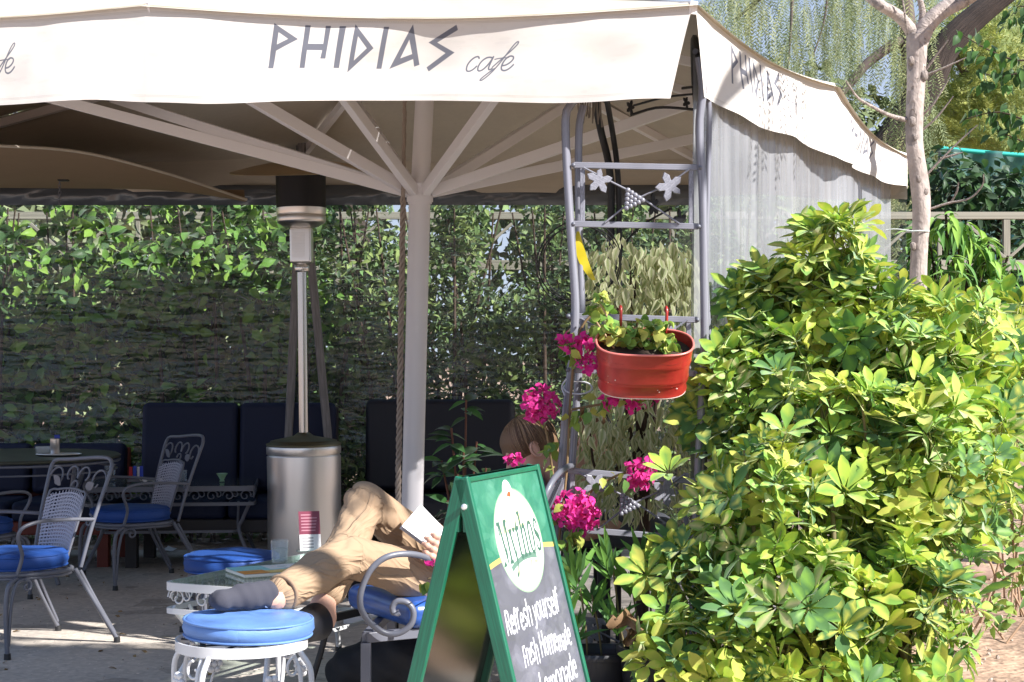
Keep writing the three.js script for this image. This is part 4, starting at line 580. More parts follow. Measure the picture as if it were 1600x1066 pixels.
// ---------- iron trellis arch ----------
const TD = 6.42;
{
  const t = thing('trellis_arch', 'tall grey iron trellis arch with vine leaf panels', 'trellis'), P = (px, py, d = TD) => W(px, py, d);
  const post = (pts, d, r) => { const q = pts.map(p => P(p[0], p[1], d)); const l = q[q.length - 1]; q.push(V(l.x - 0.01, 0.005, l.z)); return tube(q, r, 60, 8); };
  const bk = (px, py) => W(px, py, 7.5);
  mesh('post', post([[905, 150], [886, 172], [884, 215], [888, 300], [893, 380], [899, 480], [894, 560], [884, 650], [876, 760], [868, 900]], TD, 0.0165), trellisPaint, t);
  mesh('post', post([[912, 165], [905, 200], [904, 300], [906, 400], [909, 500], [903, 600], [893, 740], [884, 900]], TD + 0.09, 0.015), trellisPaint, t);
  mesh('post', post([[1092, 90], [1098, 140], [1093, 200], [1098, 300], [1100, 420], [1101, 540], [1096, 640], [1090, 760], [1084, 900]], TD, 0.0165), trellisPaint, t);
  mesh('post', post([[1100, 100], [1108, 170], [1106, 300], [1103, 420], [1108, 560], [1102, 700], [1094, 900]], TD + 0.1, 0.011), trellisPaint, t);
  // hoops going back to the far side, coloured black to stand for shade
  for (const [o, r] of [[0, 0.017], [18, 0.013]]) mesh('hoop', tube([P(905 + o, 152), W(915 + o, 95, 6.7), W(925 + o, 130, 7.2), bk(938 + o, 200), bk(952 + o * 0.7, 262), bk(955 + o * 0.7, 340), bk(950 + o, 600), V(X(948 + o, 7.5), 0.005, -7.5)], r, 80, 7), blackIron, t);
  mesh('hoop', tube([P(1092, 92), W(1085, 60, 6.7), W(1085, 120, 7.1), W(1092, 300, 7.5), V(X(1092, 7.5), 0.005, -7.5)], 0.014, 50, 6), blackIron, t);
  const rung = (x0, y0, x1, y1) => mesh('rung', bar(P(x0, y0, TD + 0.01), P(x1, y1, TD + 0.01), 0.012, 0.024), trellisPaint, t);
  const pan = [[258, 262, 350, 354], [494, 500, 578, 584], [735, 752, 826, 842], [965, 985, 1050, 1070]];
  const lf = new THREE.Shape(); { const n = 5, pts = []; for (let i = 0; i < 40; i++) { const a = i / 40 * 6.2832, lobe = Math.abs(Math.cos(a * 2.5)), r = 0.42 + 0.62 * Math.pow(lobe, 1.5) - 0.09 * (i % 2) - 0.25 * Math.exp(-Math.pow((a - 4.71) * 2, 2)); pts.push(new THREE.Vector2(r * Math.cos(a + 0.3), r * Math.sin(a + 0.3))); } lf.setFromPoints(pts); }
  const lg = new THREE.ExtrudeGeometry(lf, { depth: 0.08, bevelEnabled: true, bevelSize: 0.04, bevelThickness: 0.05, bevelSegments: 2 });
  const leafAt = (px, py, s, a, d = TD - 0.02) => { const p = P(px, py, d); mesh('iron_leaf', lg.clone().scale(s, s, s).rotateZ(a).rotateY(0.25).translate(p.x, p.y, p.z), trellisPaint, t); };
  const grapes = (px, py, a, d = TD - 0.02) => { const g = [], p = P(px, py, d); for (let r = 0; r < 5; r++) for (let c = 0; c <= 4 - r; c++) { const u = (c - (4 - r) / 2) * 0.017, v = -r * 0.015 + 0.02; g.push(new THREE.SphereGeometry(0.0105, 9, 7).translate(p.x + u * Math.cos(a) - v * Math.sin(a), p.y + u * Math.sin(a) + v * Math.cos(a), p.z + 0.004)); } mesh('iron_grapes', g, trellisPaint, t); };
  pan.forEach(([a, b, c, e], i) => {
    const k = i * 4; rung(896 - k * 2, a, 1094 - k, b); rung(896 - k * 2, c, 1092 - k, e);
    for (const [px, o] of [[910 - k * 2, 0], [1080 - k, 4]]) mesh('upright', bar(P(px, a + o, TD + 0.012), P(px, c + o, TD + 0.012), 0.02, 0.012), trellisPaint, t);
    for (const [px, py] of [[896 - k * 2, a], [896 - k * 2, c], [1094 - k, b], [1092 - k, e]]) mesh('bolt', new THREE.SphereGeometry(0.009, 8, 6).translate(...P(px, py, TD - 0.012).toArray()), iron, t);
    mesh('iron_stem', [tube([P(912 - k, a + 4), P(955 - k, a + 26), P(1000 - k, a + 50), P(1062 - k, a + 92)], 0.004, 16, 5), tube([P(945 - k, a + 90), P(990 - k, a + 56), P(1040 - k, a + 32), P(1078 - k, a + 6)], 0.004, 16, 5)], trellisPaint, t);
    leafAt(936 - k, a + 24, 0.05, 2.4 + i); leafAt(1046 - k, a + 34, 0.055, 0.4 - i); grapes(988 - k, a + 54, -0.6);
  });
  // dark leaves and scrolls in the top of the arch
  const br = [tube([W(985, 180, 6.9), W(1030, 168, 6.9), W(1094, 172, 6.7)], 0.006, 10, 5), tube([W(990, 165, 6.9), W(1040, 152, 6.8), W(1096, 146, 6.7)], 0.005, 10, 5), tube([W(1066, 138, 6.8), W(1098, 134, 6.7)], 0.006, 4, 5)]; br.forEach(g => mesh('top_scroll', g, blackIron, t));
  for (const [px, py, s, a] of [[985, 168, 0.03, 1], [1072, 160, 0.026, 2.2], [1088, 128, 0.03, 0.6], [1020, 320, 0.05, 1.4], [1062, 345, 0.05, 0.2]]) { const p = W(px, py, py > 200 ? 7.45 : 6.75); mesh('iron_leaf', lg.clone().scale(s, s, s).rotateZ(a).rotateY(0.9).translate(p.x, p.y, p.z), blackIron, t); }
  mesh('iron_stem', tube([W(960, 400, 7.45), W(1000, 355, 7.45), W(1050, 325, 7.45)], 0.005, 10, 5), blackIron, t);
  const tie = solo('wire_tie', [tube(Array.from({ length: 12 }, (_, i) => P(903 + 22 * Math.cos(i * 0.52), 606 + 10 * Math.sin(i * 0.52), TD - 0.03 * Math.sin(i * 0.52))), 0.0035, 40, 5, true), tube([P(885, 592, TD - 0.04), P(878, 604, TD - 0.03), P(882, 618, TD - 0.04)], 0.003, 8, 5)], std(C(0.6, 0.62, 0.66), 0.5), 'looped pale plastic tie round the trellis post', 'tie');
  const tw = solo('twine_bundle', Array.from({ length: 12 }, (_, i) => tube([W(903 + i * 3.4, 130, 6.6), W(904 + i * 3.2 + R(-2, 2), 165, 6.6), W(905 + i * 3 + R(-3, 3), 190 + R(-8, 12), 6.6)], 0.003, 8, 4)), std(C(0.2, 0.17, 0.14), 0.9), 'bundle of dry twine hanging under the valance at the arch', 'twine');
}
{ // wire ring ornament with ribbon
  const c = W(905, 412, 7.0), t = thing('wire_hoop', 'hanging black wire hoop ornament of three rings behind the trellis', 'ornament', c);
  for (const [r, x, y] of [[0.185, 0.25, 0.25], [0.172, 0.45, 0.1], [0.16, 0.1, -0.3]]) mesh('wire_ring', new THREE.TorusGeometry(r, 0.003, 5, 48).rotateY(y).rotateX(x), blackIron, t);
  mesh('hanging_wire', tube([V(0, 0.17, 0), V(0.02, 0.9, 0)], 0.002, 2, 4), blackIron, t);
  const rb = grid(3, 14, (u, v) => W(903 + 25 * v * v + (u - 0.5) * (4 + 12 * Math.sin(v * 3)), 362 + 76 * v, TD + 0.06).add(V(0, 0, 0.02 * Math.sin(v * 6 + u))));
  solo('yellow_ribbon', rb, std(C(0.68, 0.55, 0.015), 0.6, 0, { transmission: 0.25, thickness: 0 }), 'yellow ribbon hanging from the trellis post', 'ribbon');
}
// ---------- red planter ----------
const PL = W(1005, 572, 6.24);
{
  const t = thing('red_planter', 'oval red metal planter hooked on the trellis', 'planter', PL); t.rotation.x = 0.5; t.rotation.z = -0.02;
  const red = std(C(0.62, 0.045, 0.035), 0.36, 0, { clearcoat: 0.4, clearcoatRoughness: 0.25, map: rep(blotch, 2, 1) }), oval = (u, k, y, o = 0) => { const a = u * 6.2832, hw = 0.098 * k, r = 0.083 * k + o, c = Math.cos(a), s = Math.sin(a), p = 0.55; const e = Math.pow(Math.abs(c), p) * Math.sign(c), f = Math.pow(Math.abs(s), 0.85) * Math.sign(s); return V((hw + r) * Math.sign(c) * Math.pow(Math.abs(c), 0.54), y, (r + 0.022) * f); };
  const prof = [[0.9, -0.115, 0.002], [0.905, -0.108, 0.004], [0.9, -0.1, 0], [0.925, -0.062, 0], [0.927, -0.055, 0.0035], [0.93, -0.05, 0], [0.934, -0.045, 0.0035], [0.937, -0.038, 0], [0.968, 0.028, 0], [0.97, 0.034, 0.003], [0.974, 0.04, 0], [1.0, 0.1, 0]];
  const wall = o => grid(64, prof.length - 1, (u, v) => { const [k, y, b] = prof[Math.round(v * (prof.length - 1))]; return oval(u, k, 0.1 - (0.1 - y) * 0.86, b + o); });
  mesh('wall', [wall(0), wall(-0.003)], red, t); mesh('bottom', grid(64, 1, (u, v) => oval(u, 0.9 * (1 - v) + 0.001, -0.083)), red, t);
  mesh('rim', tube(Array.from({ length: 48 }, (_, i) => oval(i / 48, 1, 0.102)), 0.0045, 96, 6, true), std(C(0.72, 0.2, 0.17), 0.3, 0.1), t); mesh('base_rim', tube(Array.from({ length: 48 }, (_, i) => oval(i / 48, 0.9, -0.085)), 0.004, 96, 6, true), std(C(0.75, 0.55, 0.5), 0.4), t);
  mesh('potting_soil', grid(48, 4, (u, v) => oval(u, 0.985 * (1 - v) + 0.001, 0.06).add(V(0, 0.01 * vn(u * 20, v * 9), 0))), std(C(0.05, 0.03, 0.02), 0.95), t);
  for (const s of [-0.085, 0.088]) mesh('hook', tube([V(s, 0.09, -0.1), V(s, 0.14, -0.108), V(s, 0.175, -0.13), V(s, 0.165, -0.165), V(s, 0.15, -0.165)], 0.006, 16, 6), red, t);
  const chips = []; for (let i = 0; i < 9; i++) { const u = 0.25 + R(-0.12, 0.12) , y = R(-0.07, 0.0), p = oval(u, 0.93 + y * 0.3, y, 0.0012); chips.push(new THREE.SphereGeometry(R(0.0015, 0.003), 6, 5).scale(1.3, 1, 0.3).translate(p.x, p.y, p.z)); } mesh('paint_chips', chips, std(C(0.75, 0.6, 0.55), 0.7), t);
}

// ---------- plants ----------
const EL = (px, py, d, rx, ry, rz) => ({ c: W(px, py, d), r: V(rx * d / F, ry * d / F, rz) });
function spotsIn(els, n, o = {}) {                       // places in a few ellipsoids, denser near their surface
  const { s0 = 0.8, s1 = 1.2, up = 0.5, rand = 0.6, shell = 0.55, low = 0.03, droop = 0, sort = true, rough = 0.36 } = o, tot = els.reduce((a, e) => a + Math.cbrt(e.r.x * e.r.y * e.r.z) ** 2, 0), out = [];
  for (const e of els) { const m = Math.round(n * Math.cbrt(e.r.x * e.r.y * e.r.z) ** 2 / tot);
    for (let i = 0; i < m; i++) { const u = rdir(), k = shell + (1 - shell) * Math.pow(rnd(), 0.5), w = 1 - rough / 2 + rough * fbm(u.x * 3 + e.c.x * 7 + 20, u.y * 3 + u.z * 2 + 20, 2), p = V(u.x * e.r.x, u.y * e.r.y, u.z * e.r.z).multiplyScalar(k * w).add(e.c); if (p.y < low) continue;
      const nrm = u.clone().divide(e.r).normalize().multiplyScalar(0.7).add(V(0, up, 0)).addScaledVector(rdir(), rand).normalize();
      const tip = droop ? V(u.x * 0.5, -droop, u.z * 0.5).addScaledVector(rdir(), rand * 0.5) : rdir();
      out.push({ p, n: nrm, q: facing(droop ? tip : tip.addScaledVector(nrm, -tip.dot(nrm)), nrm), s: R(s0, s1) }); } }
  if (sort) out.sort((a, b) => (a.p.distanceTo(camera.position) - 0.25 * a.n.z) - (b.p.distanceTo(camera.position) - 0.25 * b.n.z));
  return out;
}
const bark = tex(256, (u, v) => { const k = 0.78 + 0.4 * (fbm(u * 10, v * 40, 4, 10) - 0.5) + 0.25 * (fbm(u * 5 + 9, v * 5, 3, 5) - 0.5); return [k, k * 0.96, k * 0.93]; });
const stemM = std(C(0.16, 0.13, 0.06), 0.8), brownStem = std(C(0.1, 0.065, 0.045), 0.85, 0, { map: bark });
const curve = (pts, r, seg = 20, rad = 6) => tube(pts, r, seg, rad);
// umbrella-plant leaves: seven leaflets round one stalk, axis +y
const YEL = C(0.62, 0.62, 0.1), LIME = C(0.42, 0.57, 0.055), MID = C(0.2, 0.4, 0.05), DEEP = C(0.075, 0.2, 0.045), CREAM = C(0.62, 0.58, 0.28);
function rosette(k, base, splash, amount) {
  const gs = [], n = 7 + (k % 3);
  for (let i = 0; i < n; i++) {
    const L = R(0.068, 0.1), ph = R(0, 50), col = (a, v, u) => { const q = fbm(u * 3 + ph, v * 3.2 + ph, 3); return (q + 0.25 * (0.5 - a)) > 1 - amount ? splash.clone().multiplyScalar(R(0.9, 1.1)) : base.clone().multiplyScalar(0.85 + 0.4 * q); };
    const g = leaf(L, L * R(0.36, 0.46), { rows: 5, fold: 0.14, droop: R(0.05, 0.3), shape: t => Math.pow(Math.sin(Math.PI * Math.pow(t, 1.55)), 0.75), col });
    g.translate(0, 0.012, 0).rotateX(-R(0.75, 1.25)).rotateY(i / n * 6.2832 + R(-0.12, 0.12)); gs.push(g);
  }
  const st = tube([V(0, 0, 0), V(R(-0.01, 0.01), -0.06, 0.01), V(R(-0.03, 0.03), -0.13, R(-0.03, 0.03))], 0.0022, 4, 3), c = [], a = st.attributes.position.count; for (let i = 0; i < a; i++) c.push(0.3, 0.32, 0.05); st.setAttribute('color', new THREE.Float32BufferAttribute(c, 3)); gs.push(st);
  return M(gs);
}
const ros = [rosette(0, MID, LIME, 0.45), rosette(1, LIME, YEL, 0.5), rosette(2, DEEP, YEL, 0.42), rosette(3, MID, YEL, 0.5), rosette(4, LIME, MID, 0.4), rosette(5, DEEP, MID, 0.4), rosette(6, MID, CREAM, 0.5), rosette(7, LIME, YEL, 0.58), rosette(8, DEEP, LIME, 0.45), rosette(9, LIME, YEL, 0.4)];
const rosM = leafMat(null, { transmission: 0.42 });
function umbrellaPlant(label, els, n, base, extra = []) {
  const t = thing('umbrella_plant', label, 'shrub', null, 0, 'variegated umbrella plants beside the terrace'), sp = spotsIn(els, n, { s0: 0.65, s1: 1.5, up: 0.75, rand: 0.75, shell: 0.45, rough: 0.8 });
  for (const e of sp) e.q = new THREE.Quaternion().setFromUnitVectors(V(0, 1, 0), e.n).multiply(new THREE.Quaternion().setFromAxisAngle(V(0, 1, 0), R(0, 6.28)));
  for (const [px, py, d, nx, ny, nz, s] of extra) sp.unshift({ p: W(px, py, d), n: V(nx, ny, nz), q: new THREE.Quaternion().setFromUnitVectors(V(0, 1, 0), V(nx, ny, nz).normalize()), s });
  foliage(t, ros, rosM, sp, 300, 'leaf', 'inner_foliage');
  for (const e of els) for (let i = 0; i < 4; i++) { const tip = e.c.clone().add(V(R(-0.7, 0.7) * e.r.x, R(0.2, 0.8) * e.r.y, R(-0.6, 0.6) * e.r.z)), b = base.clone().add(V(R(-0.12, 0.12), 0, R(-0.1, 0.1))); mesh('stem', curve([b, b.clone().lerp(tip, 0.45).add(V(R(-0.06, 0.06), 0.08, R(-0.05, 0.05))), tip], [0.013, 0.01, 0.005], 12, 5), stemM, t); }
}
umbrellaPlant('tall variegated umbrella plant against the dusty plastic sheet', [EL(1300, 395, 6.5, 62, 62, 0.13), EL(1290, 500, 6.55, 120, 80, 0.2), EL(1200, 470, 6.6, 62, 52, 0.1), EL(1250, 640, 6.5, 160, 130, 0.24), EL(1150, 600, 6.45, 60, 110, 0.12)], 520, V(1.2, 0, -6.5), [[1270, 362, 6.45, -0.3, 1, 0.5, 1.2], [1322, 365, 6.4, 0.3, 1, 0.5, 1.25], [1335, 400, 6.4, 0.7, 0.7, 0.5, 1.2], [1268, 400, 6.4, -0.6, 0.8, 0.6, 1.2], [1200, 430, 6.5, -0.5, 1, 0.4, 1.2]]);
umbrellaPlant('broad sunlit umbrella plant bordering the sandy path', [EL(1440, 560, 6.5, 130, 110, 0.28), EL(1545, 560, 7.1, 90, 90, 0.3), EL(1420, 760, 6.2, 140, 190, 0.3), EL(1400, 980, 6.0, 115, 160, 0.3), EL(1490, 680, 6.6, 90, 150, 0.25)], 760, V(1.42, 0, -6.2));
umbrellaPlant('spreading umbrella plant growing out past the trellis foot', [EL(1200, 800, 6.0, 110, 130, 0.22), EL(1230, 960, 5.85, 150, 140, 0.28), EL(1075, 900, 5.95, 60, 60, 0.1), EL(1120, 1040, 5.8, 110, 90, 0.2), EL(1300, 700, 6.2, 90, 120, 0.2)], 400, V(1.0, 0, -5.9), [[1045, 740, 6.1, -0.2, 0.9, 0.5, 1.15], [1010, 900, 5.9, -0.4, 0.7, 0.8, 1.2], [1050, 855, 6, 0, 0.9, 0.6, 1.1], [1090, 790, 6.05, -0.3, 0.8, 0.5, 1.1], [1040, 960, 5.8, -0.3, 0.8, 0.8, 1.1]]);

// weeping variegated fig behind the trellis
const vLeaf = (len, wid, edge, mid, o = {}) => leaf(len, wid, { rows: 4, fold: 0.2, droop: 0.35, shape: t => Math.sin(Math.PI * Math.pow(t, 0.75)) * (1 - 0.25 * t), col: (a, v) => (a > 0.6 ? edge : mid).clone(), ...o });
{
  const t = thing('weeping_fig', 'weeping fig with cream edged leaves behind the trellis', 'tree'), els = [EL(985, 425, 7.1, 95, 62, 0.22), EL(1050, 420, 7.2, 45, 50, 0.15), EL(1040, 480, 7.15, 60, 90, 0.2), EL(965, 520, 7.05, 80, 90, 0.22), EL(1010, 620, 7.1, 100, 100, 0.24), EL(920, 690, 6.9, 50, 60, 0.12), EL(990, 730, 7.0, 100, 80, 0.22)];
  const g = [vLeaf(0.075, 0.03, C(0.85, 0.82, 0.55), C(0.36, 0.44, 0.15)), vLeaf(0.065, 0.028, C(0.78, 0.76, 0.45), C(0.26, 0.34, 0.11)), vLeaf(0.07, 0.03, C(0.82, 0.78, 0.52), C(0.42, 0.48, 0.19))];
  foliage(t, g, leafMat(null), spotsIn(els, 1500, { droop: 1, rand: 0.8, up: 0.2, shell: 0.45, s0: 0.8, s1: 1.25 }), 300, 'leaf', 'foliage');
  const b = V(X(1000, 7.15), 0, -7.15); mesh('trunk', curve([b, b.clone().add(V(0.02, 0.6, 0)), W(1000, 560, 7.15), W(990, 430, 7.12)], [0.03, 0.025, 0.018, 0.006], 20, 8), brownStem, t);
  for (const e of els) mesh('branch', curve([V(b.x + 0.01, R(0.5, 0.9), b.z), e.c.clone().lerp(b, 0.2).setY(e.c.y * 0.85), e.c.clone().add(V(0, e.r.y * 0.5, 0))], [0.012, 0.008, 0.003], 10, 5), brownStem, t);
}
// bougainvillea on the trellis
{
  const t = thing('bougainvillea', 'bougainvillea with magenta flower heads climbing the trellis', 'climber'), bractC = [C(0.75, 0.012, 0.29), C(0.62, 0.01, 0.24), C(0.82, 0.03, 0.36)];
  const bract = leaf(0.026, 0.022, { rows: 3, fold: 0.25, droop: 0.4 }), bm = bractC.map(c => leafMat(c, { transmission: 0.4, clearcoat: 0.05 })), D = TD - 0.1;
  const head = (px, py, r, d = D, n = 1) => { const c = W(px, py, d), R0 = r * d / F, gs = []; for (let i = 0; i < Math.max(10, r * r * 0.16 * n); i++) { const u = rdir(), q = bract.clone(), k = R0 * Math.pow(rnd(), 0.4); q.scale(R(0.8, 1.3), R(0.8, 1.3), 1).applyQuaternion(facing(u.clone().addScaledVector(rdir(), 0.9), u.clone().add(V(0, 0.2, 0.3)))).translate(c.x + u.x * k, c.y + u.y * k * 0.9, c.z + u.z * k * 0.7); gs.push(q); } mesh('flower_head', gs, bm[Math.floor(r) % 3], t); };
  for (const a of [[846, 630, 28], [838, 640, 20], [884, 534, 12], [906, 540, 18], [917, 568, 17], [1003, 735, 22], [1000, 752, 14], [895, 795, 32], [912, 805, 26], [905, 822, 14], [806, 718, 9], [796, 722, 7], [952, 626, 12], [992, 628, 15], [1018, 622, 10]]) head(a[0], a[1], a[2]);
  head(676, 883, 6, 5.55); 
  const stems = [[[868, 1000], [872, 860], [885, 740], [893, 600], [905, 520], [935, 480]], [[880, 1000], [890, 880], [915, 780], [960, 745], [1000, 735]], [[872, 800], [858, 700], [846, 640]], [[893, 640], [940, 632], [995, 628]], [[885, 860], [900, 810]], [[872, 820], [830, 760], [806, 720]], [[894, 560], [886, 536]]];
  stems.forEach(s => { const p = s.map(([x, y]) => W(x, y, D + 0.03)); if (s[0][1] === 1000) p.unshift(V(p[0].x, 0, p[0].z)); mesh('stem', curve(p, 0.005, p.length * 6, 5), std(C(0.2, 0.13, 0.06), 0.8), t); });
  mesh('stem', curve([W(870, 860, D), W(800, 850, 6.0), W(720, 890, 5.7), W(668, 905, 5.55)], 0.003, 16, 4), stemM, t);
  const lg = [leaf(0.055, 0.038, { rows: 4, col: (a, v) => C(0.2, 0.32, 0.04) }), leaf(0.05, 0.034, { rows: 4, col: () => C(0.42, 0.46, 0.08) }), leaf(0.05, 0.036, { rows: 4, col: () => C(0.09, 0.2, 0.03) })], sp = [];
  for (const s of stems) for (let i = 0; i < 16; i++) { const k = rnd() * (s.length - 1.01), j = Math.floor(k), a = s[j], b = s[j + 1], f = k - j; const n = V(R(-0.5, 0.8), R(0, 1), R(0.2, 1)).normalize(); sp.push({ p: W(a[0] + (b[0] - a[0]) * f + R(-14, 14), a[1] + (b[1] - a[1]) * f + R(-12, 12), D + R(-0.05, 0.06)), q: facing(rdir().add(V(0, -0.8, 0)), n), s: R(0.7, 1.25) }); }
  for (let i = 0; i < 5; i++) sp.push({ p: W(662 + R(-8, 8), 905 + R(-6, 12), 5.55), q: facing(V(R(-0.5, 0.5), -1, 0.2), V(0.4, 0.5, 0.8)), s: R(0.5, 0.8) });
  foliage(t, lg, leafMat(null), sp, 300);
}
{ // geranium in the planter
  const t = thing('ivy_geranium', 'yellow green leafy plant growing in the red planter', 'plant'), els = [EL(985, 528, 6.22, 40, 20, 0.05), EL(1020, 520, 6.22, 38, 26, 0.05), EL(955, 520, 6.22, 22, 22, 0.04), EL(1045, 545, 6.2, 20, 10, 0.04), EL(940, 480, 6.24, 22, 26, 0.04)];
  const g = [0, 1, 2].map(k => leaf(0.036, 0.044, { rows: 4, fold: 0.3, droop: 0.3, shape: u => Math.pow(Math.sin(Math.PI * Math.min(1, u * 0.97 + 0.02)), 0.5), col: (a, v) => [C(0.3, 0.44, 0.05), C(0.5, 0.52, 0.1), C(0.16, 0.32, 0.04)][k].clone().multiplyScalar(0.85 + 0.3 * a) }));
  foliage(t, g, leafMat(null), spotsIn(els, 150, { up: 0.5, rand: 0.7, shell: 0.2 }), 300);
  for (const [a, b, c] of [[[985, 560], [965, 525], [938, 475]], [[1000, 560], [1005, 535], [1018, 505]], [[1030, 560], [1040, 545], [1052, 540]], [[970, 560], [950, 530], [930, 500]]]) mesh('stem', curve([W(...a, 6.24), W(...b, 6.22), W(...c, 6.22)], 0.0035, 8, 5), std(C(0.45, 0.3, 0.18), 0.7), t);
}
{ // long leaved bushy plant at the trellis foot, pots and a dry leaf
  const t = thing('oleander', 'young oleander with narrow upright leaves at the trellis foot', 'shrub'), lg = [leaf(0.13, 0.022, { rows: 4, droop: 0.15, col: () => C(0.12, 0.28, 0.03) }), leaf(0.12, 0.022, { rows: 4, droop: 0.2, col: () => C(0.06, 0.17, 0.03) })], sp = [];
  for (const [px, py, d, n] of [[902, 890, 6.0, 9], [955, 870, 6.05, 9], [890, 930, 5.95, 7], [925, 930, 6.05, 9], [985, 900, 6.1, 8], [965, 960, 5.95, 8], [1005, 860, 6.15, 7], [900, 975, 6, 8]]) { const c = W(px, py, d), b = V(c.x + 0.03, 0.0, c.z - 0.05); mesh('stem', curve([b, c.clone().lerp(b, 0.5).add(V(0.02, 0, 0)), c], 0.004, 8, 5), stemM, t); for (let i = 0; i < n * 2; i++) { const a = R(0, 6.28), p = c.clone().add(V(0, -R(0, 0.09), 0)); sp.push({ p, q: facing(V(Math.cos(a) * 0.6, R(0.3, 1.2), Math.sin(a) * 0.6), V(Math.cos(a), 1.3, Math.sin(a) + 0.4)), s: R(0.7, 1.15) }); } }
  foliage(t, lg, leafMat(null), sp, 300);
  const pot = lathe([[0, 0], [0.1, 0], [0.125, 0.2], [0.135, 0.2], [0.135, 0.225], [0.122, 0.225], [0.12, 0.19], [0, 0.19]], 28);
  const blackPot = std(C(0.02, 0.02, 0.025), 0.45);
  [[935, 6.1, 1, 'black plastic nursery pot at the foot of the trellis'], [1030, 6.0, 1.15, 'larger black plastic nursery pot among the umbrella plant stems']].forEach(([px, d, s, l]) => { const o = solo('plant_pot', pot, blackPot, l, 'pot', 'black plant pots'); o.position.set(X(px, d), 0, -d); o.scale.setScalar(s); });
  const dl = [grid(6, 8, (u, v) => W(952 + 52 * u + 6 * Math.sin(v * 9), 962 + 18 * v + 8 * Math.sin(u * 9), 5.85).add(V(0, 0.012 * Math.sin(v * 8 + u * 5), 0.03 * Math.sin(u * 7 + v * 3)))), grid(5, 6, (u, v) => W(976 + 24 * u + 4 * Math.sin(v * 7), 982 + 30 * v, 5.85).add(V(0, 0, 0.025 * Math.sin(u * 8 + v * 4))))];
  solo('dry_leaf', dl, std(C(0.34, 0.2, 0.1), 0.85, 0, { map: blotch }), 'curled dry brown leaf caught among green stems', 'leaf');
}
{ // dark potted plant beside the pole
  const b = V(X(725, 8.75), 0, -8.75), t = thing('rubber_plant', 'dark glossy leaved pot plant beside the white pole', 'plant'), sp = [], lg = [leaf(0.16, 0.075, { rows: 5, droop: 0.3, col: () => C(0.03, 0.09, 0.025) }), leaf(0.14, 0.06, { rows: 5, droop: 0.2, col: () => C(0.05, 0.2, 0.03) })];
  mesh('pot', lathe([[0, 0], [0.13, 0], [0.16, 0.28], [0.17, 0.28], [0.17, 0.31], [0.15, 0.31], [0.14, 0.26], [0, 0.26]], 28).translate(b.x, 0, b.z), std(C(0.1, 0.06, 0.05), 0.8), t);
  for (const [px, py] of [[728, 625], [706, 668], [745, 690], [690, 720], [715, 740], [760, 730], [700, 780], [740, 790], [725, 700]]) { const c = W(px, py, 8.75).add(V(0, 0, R(-0.1, 0.12))); mesh('stem', curve([b.clone().setY(0.25), b.clone().lerp(c, 0.5).setY(c.y * 0.6), c], 0.006, 8, 5), std(C(0.2, 0.08, 0.05), 0.7), t); for (let i = 0; i < 8; i++) { const a = R(0, 6.28); sp.push({ p: c.clone().add(V(0, -R(0, 0.1), 0)), q: facing(V(Math.cos(a), R(-0.5, 0.5), Math.sin(a)), V(0, 1, 0.4)), s: R(0.6, 1.1) }); } }
  foliage(t, lg, leafMat(null, { clearcoat: 0.5, clearcoatRoughness: 0.2 }), sp, 300);
}
// hedge behind the clear plastic
{
  const cols = [[C(0.1, 0.24, 0.024), C(0.026, 0.08, 0.014), C(0.19, 0.34, 0.036)], [C(0.1, 0.18, 0.045), C(0.035, 0.08, 0.025), C(0.22, 0.3, 0.08)]];
  const mk = (l, w, c) => c.map(k => leaf(l, w, { rows: 3, fold: 0.2, droop: 0.3, col: () => k.clone() }));
  const big = mk(0.095, 0.055, cols[0]), small = mk(0.06, 0.025, cols[1]), lm = leafMat(null);
  seed = 4242; const xs = [-4.3, -3.6, -2.9, -2.25, -1.65, -1.1, -0.55, 0, 0.55, 1.1, 1.65];
  xs.forEach((x, i) => {
    const fine = x > -1.5, t = thing('hedge_shrub', fine ? 'fine leaved tall hedge shrub behind the clear plastic' : 'broad leaved tall hedge shrub behind the clear plastic', 'shrub', null, 0, fine ? 'fine leaved hedge shrubs' : 'broad leaved hedge shrubs');
    const els = []; for (let k = 0; k < 10; k++) els.push({ c: V(x + R(-0.3, 0.3), 0.12 + k * 0.19 + R(-0.1, 0.1), -11.7 + R(-0.3, 0.3)), r: V(R(0.38, 0.5), R(0.28, 0.36), R(0.3, 0.42)) }); for (let k = 0; k < 4; k++) els.push({ c: V(x + R(-0.4, 0.4), R(2.0, 2.5), -11.7 + R(-0.3, 0.3)), r: V(R(0.16, 0.26), R(0.16, 0.26), R(0.2, 0.3)) });
    foliage(t, fine ? small : big, lm, spotsIn(els, fine ? 5600 : 3400, { shell: 0.15, rand: 0.9, up: 0.4, s0: 0.9, s1: 1.4 }), 200, 'leaf', 'foliage');
    for (let k = 0; k < 5; k++) { const b = V(x + R(-0.3, 0.3), 0, -11.6 + R(-0.25, 0.25)); mesh('stem', curve([b, b.clone().add(V(R(-0.1, 0.1), 1, 0)), b.clone().add(V(R(-0.2, 0.2), 2.3, R(-0.1, 0.1)))], [0.02, 0.014, 0.006], 8, 5), brownStem, t); }
  });
}
